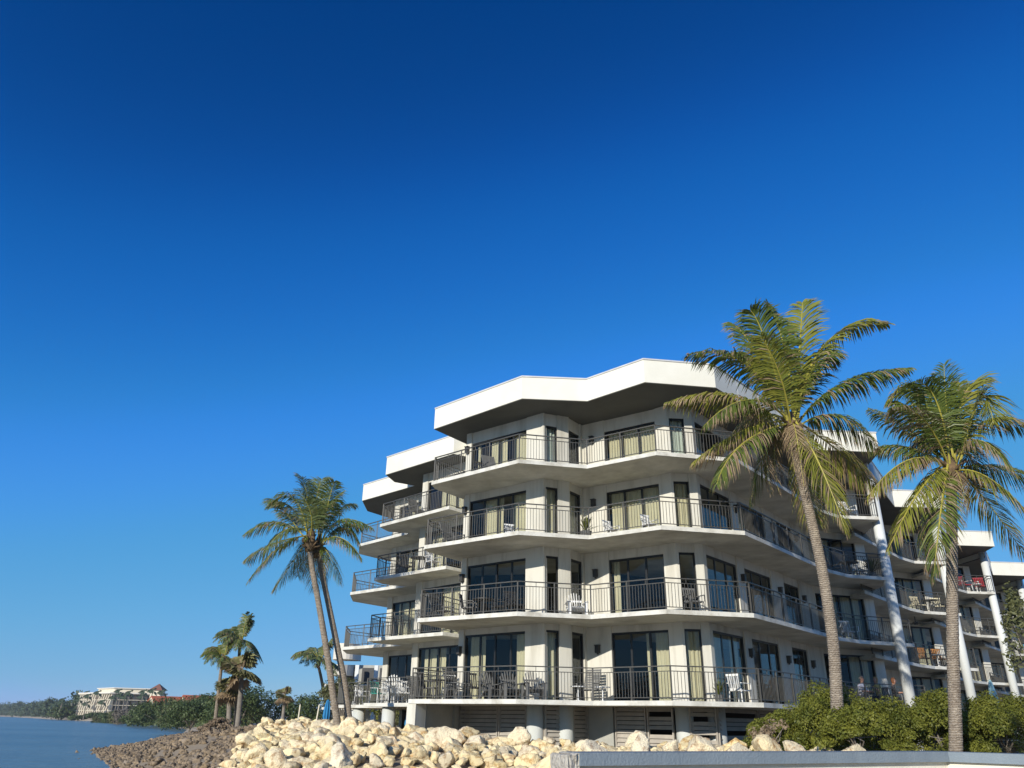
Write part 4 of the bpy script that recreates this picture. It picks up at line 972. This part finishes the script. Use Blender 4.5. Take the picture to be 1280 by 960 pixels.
def gable_house(x, y, w, dep, h, rh, rz, label):
    t = empty('house', (x, y, float(height(x, y))), rz, label=label, cat='house', group='orange roofed houses')
    mb = MB(); mb.box(-w / 2, w / 2, 0, dep, 0, h); mb.add([(-w / 2, .002, h), (w / 2, .002, h), (0, .002, h + rh)], [(0, 1, 2)]); mb.build('wall', M['farwall'], t)
    r = MB(); o = .7
    for s in (-1, 1):
        r.hexa([(0, -.3, h + rh), (s * (w / 2 + o), -.3, h - o * rh / (w / 2)), (s * (w / 2 + o), dep + 1, h - o * rh / (w / 2)), (0, dep + 1, h + rh), (0, -.3, h + rh + .3), (s * (w / 2 + o), -.3, h + .3 - o * rh / (w / 2)), (s * (w / 2 + o), dep + 1, h + .3 - o * rh / (w / 2)), (0, dep + 1, h + rh + .3)])
    r.build('roof', M['tile'], t)
    d = MB(); d.box(-w * .12, w * .12, -.06, .1, .3, h * .7); d.box(-w * .4, -w * .25, -.06, .1, h * .3, h * .75); d.box(w * .25, w * .4, -.06, .1, h * .3, h * .75); d.build('window', M['fardark'], t)
gable_house(-144, 335, 8, 16, 6.0, 2.9, -.75, 'orange roofed house with a cream gable next to the resort')
gable_house(-134, 342, 8, 18, 6.2, 2.7, -.95, 'second orange roofed house, right of the cream gable')
gable_house(-120, 345, 8, 14, 6.0, 2.0, -1.2, 'rightmost orange roof beyond the shore trees')
t = empty('house', (-309, 600, 0), label='small white house among the trees left of the resort', cat='house'); mb = MB(); mb.box(-6, 6, 0, 8, 0, 8); mb.build('wall', M['farwall_w'], t)
mb = MB(); mb.add([(-7, -1, 8), (7, -1, 8), (7, 9, 8), (-7, 9, 8), (-3, 4, 10), (3, 4, 10)], [(0, 1, 5, 4), (1, 2, 5), (2, 3, 4, 5), (3, 0, 4), (3, 2, 1, 0)]); mb.build('roof', M['farwall_w'], t); mb = MB(); mb.box(-4, -1, -.1, .2, 3, 6); mb.box(1, 4, -.1, .2, 3, 6); mb.build('window', M['fardark'], t)

# building seen behind the pair of trunks
bb = empty('villa', (-13.5, 78, -.8), label='low dark house with rounded white canopies behind the pair of palm trunks', cat='house')
mb = MB(); mb.box(-16.2, -9, 78, 88, -1, 4.9); far_part(mb, 'wall', 'basewall', bb)
for z0, z1, x0, x1 in ((5.3, 6.7, -16.7, -14.3), (3.9, 4.8, -17.1, -14.7)):
    mb = MB(); P_ = []
    for k in range(13):
        a_ = math.pi * k / 12; P_.append(((x0 + x1) / 2 - math.cos(a_) * (x1 - x0) / 2, 77.6 - math.sin(a_) * 1.6))
    mb.prism(P_ + [((x1), 79), ((x0), 79)], z0, z1); far_part(mb, 'canopy', 'farwall_w', bb)
for z in (.9, 2.9):
    mb = MB(); mb.box(-17, -9.5, 76.2, 78.2, z, z + .2); far_part(mb, 'balcony_slab', 'slab', bb)
for x0 in (-15.8, -13.9, -12.2, -10.6):
    for z in (1.15, 3.15): mb = MB(); mb.box(x0, x0 + 1.2, 77.9, 78.05, z, z + 1.5); far_part(mb, 'window', 'fardark', bb)
for x0 in (-14.3, -12.5, -10.9): mb = MB(); mb.box(x0, x0 + .35, 76.4, 76.7, -.8, 4.8); far_part(mb, 'column', 'columnw', bb)

# stakes and closed umbrellas
for x, y, z, lean, lab in ((-10.75, 43, -.2, .03, 'pale wooden stake standing in the boulders, left one'), (-9.6, 42, -.2, .09, 'taller pale stake leaning in the boulders beside the closed blue umbrella')):
    t = empty('stake', (x, y, z), label=lab, cat='stake'); mb = MB(); mb.bar((0, 0, -.3), (lean, 0, .9), .085, .05); mb.bar((lean, 0, .9), (lean * 1.05, 0, .94), .05, .03); mb.build('post', M['stake'], t)
def closed_umbrella(x, y, z, h, m, label):
    t = empty('closed_umbrella', (x, y, z), label=label, cat='umbrella'); mb = MB(); mb.tube([(0, 0, 0), (0, 0, h)], .025, 8); mb.build('pole', M['lamp'], t)
    mb = MB(); n = 16; zs = [(.28, .13), (.45, .20), (.7, .17), (.95, .08), (1.0, .02)]; vs = []
    for q, (s, r) in enumerate(zs):
        for k in range(n): rr = r * (1.2 if k % 2 else .75); vs.append((rr * math.cos(k * 2 * math.pi / n), rr * math.sin(k * 2 * math.pi / n), s * h))
    mb.add(vs, [(q * n + k, q * n + (k + 1) % n, (q + 1) * n + (k + 1) % n, (q + 1) * n + k) for q in range(len(zs) - 1) for k in range(n)]); mb.build('canopy', M[m], t)
closed_umbrella(-11.25, 52, -.55, 1.75, 'bluecloth', 'closed blue umbrella standing behind the boulder pile')
closed_umbrella(24.6, 41.5, -.6, 3.0, 'aqua', 'closed pale aqua umbrella standing behind the hedge at right')
closed_umbrella(-4.9, 42.0, -.8, 1.5, 'bluecloth', 'closed blue umbrella seen between the base columns under the left balconies')
# ------------------------------------------------------------------ balcony furniture: one of each kind, then copies
def legs4(t, w, d, h, r, m, inset=.03, splay=0.0):
    for sx in (-1, 1):
        for sy in (-1, 1):
            mb = MB(); mb.bar((sx * (w / 2 - inset + splay), sy * (d / 2 - inset + splay), 0), (sx * (w / 2 - inset), sy * (d / 2 - inset), h), r); mb.build('leg', m, t)
def adirondack(m, name='adirondack_chair'):
    t = empty(name, cat='chair'); k = MB()
    for i in range(6): k.bar((-.27, -.30 + i * .1, .36 - i * .022), (.27, -.30 + i * .1, .36 - i * .022), .085, .02)
    k.build('seat', m, t); b = MB()
    for i in range(7):
        x = (i - 3) * .088; h = .78 - abs(i - 3) ** 2 * .022; b.bar((x * .8, .22, .26), (x * 1.12, .22 + h * .42, .26 + h * .92), .078, .02, up=(1, 0, 0))
    b.bar((-.25, .29, .42), (.25, .29, .42), .02, .07); b.bar((-.27, .40, .66), (.27, .40, .66), .02, .07); b.build('backrest', m, t)
    for s in (-1, 1):
        a = MB(); a.bar((s * .34, -.38, .56), (s * .34, .36, .54), .13, .022); a.build('armrest', m, t)
        l = MB(); l.bar((s * .31, -.32, 0), (s * .31, -.32, .55), .04, .10); l.build('leg', m, t)
        l = MB(); l.bar((s * .31, .42, 0), (s * .31, -.1, .33), .10, .03); l.bar((s * .31, .30, .0), (s * .31, .33, .54), .04, .06); l.build('leg', m, t)
    return t
def patio_chair(mf, ms, name='patio_chair'):
    t = empty(name, cat='chair'); k = MB(); k.box(-.25, .25, -.25, .23, .40, .44); k.build('seat', ms, t); b = MB()
    for i in range(6): x = (i - 2.5) * .085; b.bar((x, .23, .44), (x * 1.05, .33, .92), .055, .018, up=(1, 0, 0))
    b.bar((-.26, .23, .46), (.26, .23, .46), .03, .05); b.bar((-.27, .335, .92), (.27, .335, .92), .03, .07); b.build('backrest', ms, t)
    for s in (-1, 1):
        a = MB(); a.bar((s * .29, -.26, .65), (s * .29, .28, .66), .05, .025); a.bar((s * .29, -.26, .42), (s * .29, -.26, .65), .03); a.build('armrest', mf, t)
    legs4(t, .54, .50, .41, .03, mf, .02, .03); return t
def round_table(m, r=.45, h=.72, name='round_table'):
    t = empty(name, cat='table'); k = MB(); k.tube([(0, 0, h - .03), (0, 0, h)], r, 24); k.build('table_top', m, t)
    k = MB(); k.tube([(0, 0, .03), (0, 0, h - .03)], .03, 8); k.tube([(0, 0, 0), (0, 0, .035)], r * .5, 16); k.build('pedestal', m, t); return t
def recliner(m, name='recliner_chair'):
    t = empty(name, cat='chair'); k = MB()
    for i in range(7): k.bar((-.28, -.35 + i * .09, .38), (.28, -.35 + i * .09, .38), .07, .02)
    k.build('seat', m, t); b = MB()
    for i in range(9): b.bar((-.28, .28 + i * .038, .42 + i * .085), (.28, .28 + i * .038, .42 + i * .085), .02, .07)
    for s in (-1, 1): b.bar((s * .29, .27, .38), (s * .29, .6, 1.14), .03)
    b.build('backrest', m, t)
    for s in (-1, 1):
        a = MB(); a.bar((s * .33, -.3, .6), (s * .33, .36, .62), .05, .025); a.build('armrest', m, t)
        l = MB(); l.bar((s * .3, -.35, 0), (s * .3, -.3, .6), .035); l.build('leg', m, t); l = MB(); l.bar((s * .3, .35, 0), (s * .3, .3, .4), .035); l.build('leg', m, t)
    return t
def potted_plant(m, nb=34, h=.7, seed=1):
    t = empty('potted_plant', cat='plant'); k = MB(); k.tube([(0, 0, 0), (0, 0, .22), (0, 0, .25)], [.13, .17, .18], 14); k.build('pot', M['grayfurn'], t); r = random.Random(seed); k = MB()
    for i in range(nb):
        a = r.uniform(0, 6.28); el = r.uniform(.4, 1.4); d = Vector((math.cos(a) * math.cos(el), math.sin(a) * math.cos(el), math.sin(el))); L = h * r.uniform(.6, 1); s = d.cross(Vector((0, 0, 1))).normalized() * .022
        p0 = Vector((0, 0, .24)); p1 = p0 + d * L * .6; p2 = p0 + d * L - Vector((0, 0, .15 * L)); k.add([p0 - s * .6, p0 + s * .6, p1 + s, p1 - s], [(0, 1, 2, 3)]); k.add([p1 - s, p1 + s, p2], [(0, 1, 2)])
    k.build('foliage', m, t); return t
protos = {}
def put(kind, x, y, z, rz, label, group=None, scale=None):
    fn, args = KIND[kind]
    if kind not in protos:
        t = fn(*args); t.location = (x, y, z); t.rotation_euler = (0, 0, rz); t['label'] = label; protos[kind] = t
        if scale: t.scale = (scale,) * 3
    else:
        t = dup(protos[kind], (x, y, z), rz, label, scale)
        if not scale: t.scale = (1, 1, 1)
    if group: t['group'] = group
    elif 'group' in t: del t['group']
    return t
KIND = {'adi_g': (adirondack, (M['grayfurn'],)), 'adi_w': (adirondack, (M['white'],)), 'pc_w': (patio_chair, (M['white'], M['white'])), 'pc_d': (patio_chair, (M['darkfurn'], M['darkfurn'])),
        'pc_g': (patio_chair, (M['grayfurn'], M['grayfurn'])), 'pc_red': (patio_chair, (M['white'], M['red'])), 'pc_cream': (patio_chair, (M['darkfurn'], M['cream'])), 'pc_or': (patio_chair, (M['darkfurn'], M['orange'])),
        'pc_teal': (patio_chair, (M['white'], M['teal'])), 'tab_w': (round_table, (M['white'], .28, .5)), 'tab_d': (round_table, (M['darkfurn'],)), 'rec': (recliner, (M['grayfurn'],)), 'plant': (potted_plant, (M['leaf1'],)), 'hplant': (potted_plant, (M['leaf3'], 60, 1.1, 3))}
h1, h2, h3, h4 = [H[i] + .004 for i in (1, 2, 3, 4)]
pi = math.pi
# first balcony, main block
put('adi_g', .95, 28.95, h1, .2, 'grey adirondack chair on the lowest balcony before the narrow curtained window')
put('rec', 2.95, 29.9, h1, -.5, 'grey slatted recliner on the lowest balcony at the inner corner')
put('tab_w', 2.55, 29.4, h1, 0, 'small white table left of the grey recliner on the lowest balcony')
put('tab_w', 3.45, 29.6, h1, 0, 'small white table right of the grey recliner on the lowest balcony')
put('adi_g', -.55, 29.9, h1, .6, 'grey adirondack chair before the widest sliding door, lowest balcony')
put('adi_g', .15, 29.3, h1, .3, 'grey adirondack chair on the lowest balcony right of the one at the widest sliding door')
put('pc_d', -1.2, 30.4, h1, .6, 'dark metal chair right of the lamp, lowest balcony')
put('rec', -1.85, 30.9, h1, .9, 'grey slatted recliner under the lamp near the left end, lowest balcony')
put('tab_d', -2.55, 31.15, h1, 0, 'round dark table at the left end of the lowest balcony')
put('pc_d', -2.95, 31.0, h1, 1.4, 'dark chair left of the round table, lowest balcony')
put('pc_w', -2.25, 31.8, h1, .2, 'white chair behind the round table at the left end of the lowest balcony')
put('pc_w', 8.2, 28.9, h1, 2.2, 'white chair at the right corner of the lowest balcony')
put('plant', 7.3, 28.3, h1, 0, 'small potted plant by the dark door at the right corner, lowest balcony')
# lowest balcony of the left blocks
put('adi_w', -5.05, 38.2, h1, .5, 'tall white adirondack chair beside the pier, left balcony', scale=1.3)
put('pc_w', -5.35, 37.7, h1, .8, 'white plastic chair against the railing of the left balcony, in front of the tall one')
put('pc_w', -4.7, 37.1, h1, .4, 'white plastic chair beside the pier shadow on the left balcony')
put('pc_teal', -6.0, 38.4, h1, .9, 'white chair with a teal back on the left balcony')
put('rec', -3.9, 36.6, h1, .8, 'grey recliner on the left balcony beside the corner railing')
put('pc_w', -7.5, 42.6, h1, .8, 'white chair on the farthest left balcony')
# second balcony
put('adi_w', 2.55, 29.5, h2, .1, 'white adirondack chair on the second balcony near the inner corner')
put('tab_d', -.95, 30.1, h2, 0, 'round dark table on the second balcony'); put('pc_d', -1.55, 30.4, h2, 1.4, 'dark chair left of the round table, second balcony'); put('pc_d', -.35, 29.9, h2, -1.4, 'dark chair right of the round table, second balcony')
put('pc_d', .2, 29.3, h2, .5, 'dark chair beside the wide sliding door, second balcony'); put('pc_g', 6.6, 27.9, h2, .3, 'grey chair behind the railing at the narrow window, second balcony')
put('rec', -2.6, 31.2, h2, .9, 'grey recliner at the left end of the second balcony')
# third balcony
put('plant', 2.95, 29.2, h3, 0, 'spiky potted plant at the inner corner of the third balcony', scale=1.3)
put('pc_w', 5.2, 28.0, h3, .5, 'white chair before the three-panel window, third balcony', scale=.8); put('pc_w', 3.9, 29.0, h3, .6, 'white chair right of the potted plant, third balcony', scale=.8); put('rec', -2.3, 31.3, h3, .8, 'grey recliner at the left end of the third balcony')
put('pc_w', .05, 29.6, h3, .3, 'white chair before the wide window, third balcony', scale=.75); put('pc_d', -5.0, 37.6, h3, .8, 'dark chair on the third floor balcony of the left block'); put('tab_d', -4.3, 36.9, h3, 0, 'dark round table on the third floor balcony of the left block'); put('pc_w', -3.6, 36.3, h3, .8, 'white chair on the third floor balcony of the left block')
# fourth balcony
put('pc_d', -1.2, 30.9, h4, .6, 'dark chair on the top balcony, left of the pier'); put('rec', -.7, 30.4, h4, .5, 'grey recliner on the top balcony before the curtained door'); put('rec', -4.6, 37.6, h4, .8, 'grey recliner on the top balcony of the left block')
# right-hand end balconies
put('rec', 15.2, 36.3, h3, .3, 'grey recliner behind the palm trunk, third floor end balcony'); put('tab_d', 16.1, 36.4, h3, 0, 'dark table on the third floor end balcony'); put('pc_w', 16.8, 36.9, h3, .2, 'white chair by the pier on the third floor end balcony')
put('hplant', 17.1, 36.3, h3, 0, 'leafy potted plant at the column, third floor end balcony'); put('pc_w', 16.4, 36.2, h4, .2, 'white chair on the top end balcony below the palm'); put('pc_w', 15.6, 36.3, h2, .2, 'white chair on the second floor end balcony')
s1_ = sh((0, 0), 1); z = H[3] - DZ[1] + .004
put('pc_cream', 23.3, 44.5, z, .2, 'cream cushioned chair on the third floor of the second wing, left one'); put('pc_cream', 24.6, 44.9, z, -.2, 'cream cushioned chair on the third floor of the second wing, right one'); put('tab_d', 23.95, 44.5, z, 0, 'dark table between the cream chairs')
z = H[2] - DZ[1] + .004
put('pc_or', 23.2, 44.6, z, .3, 'honey wood chair on the second floor of the second wing, left one', scale=1.1); put('pc_or', 24.2, 45.1, z, 0, 'honey wood chair in the middle of the second wing balcony', scale=1.1); put('tab_w', 23.7, 44.4, z, 0, 'small white table before the honey wood chairs', scale=1.3); put('pc_w', 25.2, 45.0, z, 0, 'white chair next to the column on the second wing')
z = H[4] - DZ[2] + .004
put('pc_red', 30.9, 52.6, z, .1, 'red backed chair on the top balcony of the third wing, left one', scale=1.25); put('pc_red', 32.35, 53.0, z, -.1, 'red backed chair on the top balcony of the third wing, beside the column', scale=1.25); put('tab_w', 31.7, 52.6, z, 0, 'small white table between the red chairs', scale=1.2)
z = H[3] - DZ[2] + .004
put('rec', 31.2, 53.2, z, .4, 'grey recliner on the third floor of the third wing')

# ------------------------------------------------------------------ three people seated on the end balcony
def person(loc, rz, label, shirt, hair, trousers, long_hair, lean=0.0, head_turn=0.0, arm=0):
    t = empty('person', loc, rz, label=label, cat='person'); 
    z0 = .47
    V_ = {}; E_ = []; Rr = {}
    def v(n, p, r, par=None):
        V_[n] = (len(V_), p); Rr[n] = r
        if par: E_.append((V_[par][0], V_[n][0]))
    v('pelvis', (0, .05, z0 + .08), (.155, .12)); v('waist', (0, .07 - lean * .1, z0 + .25), (.135, .10), 'pelvis'); v('chest', (0, .09 - lean * .25, z0 + .44), (.155, .11), 'waist'); v('neck0', (0, .09 - lean * .33, z0 + .56), (.075, .07), 'chest')
    v('neck', (0, .075 - lean * .36, z0 + .63), (.052, .055), 'neck0'); v('head0', (0, .055 - lean * .4, z0 + .71), (.072, .085), 'neck'); v('head1', (0, .05 - lean * .4, z0 + .79), (.078, .095), 'head0'); v('head2', (0, .06 - lean * .4, z0 + .865), (.055, .07), 'head1')
    for s, n in ((-1, 'l'), (1, 'r')):
        v('sh' + n, (s * .17, .09 - lean * .28, z0 + .51), (.062, .062), 'neck0'); up_ = arm and n == 'r'
        v('el' + n, (s * .25, -.02 - lean * .3, z0 + .27), (.046, .046), 'sh' + n); v('wr' + n, (s * (.16), -.24 - lean * .3, z0 + (.42 if up_ else .28)), (.03, .028), 'el' + n); v('pa' + n, (s * .14, -.31 - lean * .3, z0 + (.46 if up_ else .28)), (.036, .018), 'wr' + n)
        for q in range(4): a = (q - 1.5) * .02; l = (.055, .065, .06, .048)[q]; v('f%d' % q + n, (s * .14 + a, -.345 - lean * .3, z0 + (.485 if up_ else .275)), (.0095, .0095), 'pa' + n); v('g%d' % q + n, (s * .14 + a * 1.1, -.345 - l - lean * .3, z0 + (.50 if up_ else .255)), (.0085, .0085), 'f%d' % q + n)
        v('t' + n, (s * .10, -.30 - lean * .3, z0 + (.47 if up_ else .27)), (.011, .011), 'pa' + n); v('u' + n, (s * .085, -.34 - lean * .3, z0 + (.49 if up_ else .262)), (.009, .009), 't' + n)
        v('hip' + n, (s * .09, .02, z0 + .05), (.095, .09), 'pelvis'); v('kn' + n, (s * .11, -.40, z0 + .05), (.065, .065), 'hip' + n); v('an' + n, (s * .11, -.36, .09), (.043, .043), 'kn' + n); v('to' + n, (s * .115, -.53, .035), (.038, .028), 'an' + n)
    me = bpy.data.meshes.new('body'); me.from_pydata([V_[k][1] for k in V_], E_, []); o = bpy.data.objects.new('body', me); COL.objects.link(o)
    md = o.modifiers.new('skin', 'SKIN'); md.use_smooth_shade = True; o.modifiers.new('sub', 'SUBSURF').levels = 2; o.modifiers['sub'].render_levels = 2
    for i, k in enumerate(V_): me.skin_vertices[0].data[i].radius = Rr[k]; me.skin_vertices[0].data[i].use_root = (k == 'pelvis')
    dg = bpy.context.evaluated_depsgraph_get(); me2 = bpy.data.meshes.new_from_object(o.evaluated_get(dg)); bpy.data.objects.remove(o)
    me2.materials.clear()
    for m in (M['skin'], shirt, trousers, M['grayfurn']): me2.materials.append(m)
    for p in me2.polygons:
        c = p.center; mi = 0
        if c.z < .075: mi = 3
        elif c.z < z0 + .13 and not (c.z > z0 + .02 and c.y < -.22 and abs(c.x) < .2 and c.z > z0 + .17): mi = 2
        elif c.z < z0 + .585 and not (c.y < -.10 - lean * .3 and c.z > z0 + .13): mi = 1
        p.material_index = mi; p.use_smooth = True
    b = bpy.data.objects.new('body', me2); COL.objects.link(b); b.parent = t
    hc = Vector((0, .05 - lean * .4, z0 + .80))
    vv, ff = ico(3); hv = vv.copy(); keep = []
    hv = hv * np.array([.093, .112, .105]) + np.array([0, .012, .015]); 
    if long_hair: low = vv[:, 2] < 0; hv[low, 2] -= .10 * np.abs(vv[low, 2]); hv[:, 0] *= 1.12
    fs = [f for f in ff if not (vv[f].mean(0)[1] < -.25 and vv[f].mean(0)[2] < .45) and (long_hair or vv[f].mean(0)[2] > -.35)]
    ho = np_mesh('hair', hv + np.array(hc), np.array(fs), hair, t, smooth=True)
    s_ = ho.modifiers.new('thickness', 'SOLIDIFY'); s_.thickness = .012
    f = MB(); f.tube([hc + Vector((0, -.09, .02)), hc + Vector((0, -.122, -.018)), hc + Vector((0, -.092, -.028))], [.009, .014, .010], 7); f.build('nose', M['skin'], t, True)
    for s in (-1, 1):
        e = MB(); q = hc + Vector((s * .032, -.089, .015)); e.tube([q, q + Vector((0, -.008, 0))], .010, 8); e.build('eye', M['darkfurn'], t)
        e = MB(); q = hc + Vector((s * .083, .01, 0)); e.tube([q - Vector((0, 0, .025)), q, q + Vector((0, 0, .025))], [.008, .014, .01], 6); e.build('ear', M['skin'], t, True)
    e = MB(); q = hc + Vector((0, -.088, -.05)); e.bar(q - Vector((.022, 0, 0)), q + Vector((.022, 0, 0)), .008, .007); e.build('mouth', M['red'], t)
    return t
pz = h1
put('pc_g', 15.55, 35.97, pz, pi/2 - .3, 'grey chair under the man in the pale shirt'); person((15.55, 35.99, pz), .45, 'person in a pale shirt seated on the end balcony, leaning to the right', M['shirt_w'], M['hair_g'], M['trouser'], False, lean=.5, arm=0)
person((16.45, 36.3, pz), -1.2, 'person with blond hair in a yellow top seated at the railing, seen in profile', M['shirt_y'], M['hair_b'], M['trouser'], True, lean=.3, arm=1)
put('pc_g', 16.45, 36.3, pz, -1.2, 'grey chair under the person in yellow'); person((17.35, 36.65, pz), 1.1, 'person with auburn hair in a dark top seated beside the white column', M['shirt_d'], M['hair_r'], M['trouser'], True, lean=.2)
put('pc_g', 17.35, 36.65, pz, 1.1, 'grey chair under the person in the dark top'); put('tab_d', 16.0, 36.75, pz, 0, 'dark round table among the three seated people')

if HAZE:
    mb = MB(); mb.box(-5800, 5800, -5800, 5800, -8, 21); hm = bpy.data.materials.new('air_haze'); hm.use_nodes = True; n_ = hm.node_tree; n_.nodes.remove(n_.nodes['Principled BSDF'])
    pv = n_.nodes.new('ShaderNodeVolumePrincipled'); pv.inputs['Color'].default_value = (.80, .88, .96, 1); pv.inputs['Density'].default_value = HAZE; pv.inputs['Anisotropy'].default_value = .0
    n_.links.new(pv.outputs[0], n_.nodes['Material Output'].inputs['Volume']); o = mb.build('haze', hm); tag(o, 'faint haze over the water and far shore', 'haze', kind='stuff')
# ------------------------------------------------------------------ camera, sun, sky
cam = bpy.data.cameras.new('camera'); co = bpy.data.objects.new('camera', cam); COL.objects.link(co); scene.camera = co
cam.sensor_width = 36; cam.lens = FPX * 36 / 1280; cam.clip_end = 9000; cam.clip_start = .1
Xh = Vector((1, 0, 0)); U0 = Vector((0, -math.sin(PIT), math.cos(PIT))); Dn = -U0; c_, s_ = math.cos(ROL), math.sin(ROL)
right = Xh * c_ - Dn * s_; down = Xh * s_ + Dn * c_; up = -down; fw = Vector((0, math.cos(PIT), math.sin(PIT)))
co.matrix_world = Matrix((right, up, -fw)).transposed().to_4x4()
AZ, EL = R(-28), R(19.5)     # sun behind the camera, to the left
sd = Vector((math.sin(AZ) * math.cos(EL), -math.cos(AZ) * math.cos(EL), math.sin(EL)))
sun = bpy.data.lights.new('sun', 'SUN'); so = bpy.data.objects.new('sun', sun); COL.objects.link(so); sun.energy = SUN_E; sun.angle = R(.5); sun.color = (1, .935, .82)
so.rotation_euler = sd.to_track_quat('Z', 'Y').to_euler()
w = bpy.data.worlds.new('World'); scene.world = w; w.use_nodes = True; nt = w.node_tree; N = nt.nodes; L = nt.links
sky = N.new('ShaderNodeTexSky'); sky.sky_type = 'NISHITA'; sky.sun_disc = False; sky.sun_elevation = EL; sky.sun_rotation = math.atan2(sd.x, sd.y)
sky.air_density = SKY_AIR; sky.dust_density = SKY_DUST; sky.ozone_density = SKY_OZ; sky.altitude = 0
# grade the sky towards the deep clear blue of the photograph
v1 = N.new('ShaderNodeVectorMath'); v1.operation = 'SCALE'; v1.inputs[3].default_value = .1; L.new(sky.outputs[0], v1.inputs[0])
cv = N.new('ShaderNodeRGBCurve'); L.new(v1.outputs[0], cv.inputs['Color']); mp = cv.mapping; mp.extend = 'HORIZONTAL'
for ch, pts_ in enumerate(SKYC):
    c = mp.curves[ch]
    for p in pts_[1:-1]: c.points.new(*p)
    c.points[0].location = pts_[0]; c.points[len(pts_) - 1].location = pts_[-1]
    for p in c.points: p.handle_type = 'AUTO_CLAMPED'
mp.update()
v2 = N.new('ShaderNodeVectorMath'); v2.operation = 'SCALE'; v2.inputs[3].default_value = 10; L.new(cv.outputs[0], v2.inputs[0])
L.new(v2.outputs[0], N['Background'].inputs[0]); N['Background'].inputs[1].default_value = SKY_S
scene.view_settings.view_transform = 'Standard'; scene.view_settings.look = 'None'; scene.view_settings.exposure = EXPO; scene.view_settings.gamma = 1
scene.render.engine = 'CYCLES'; scene.cycles.max_bounces = 6; scene.cycles.transparent_max_bounces = 12
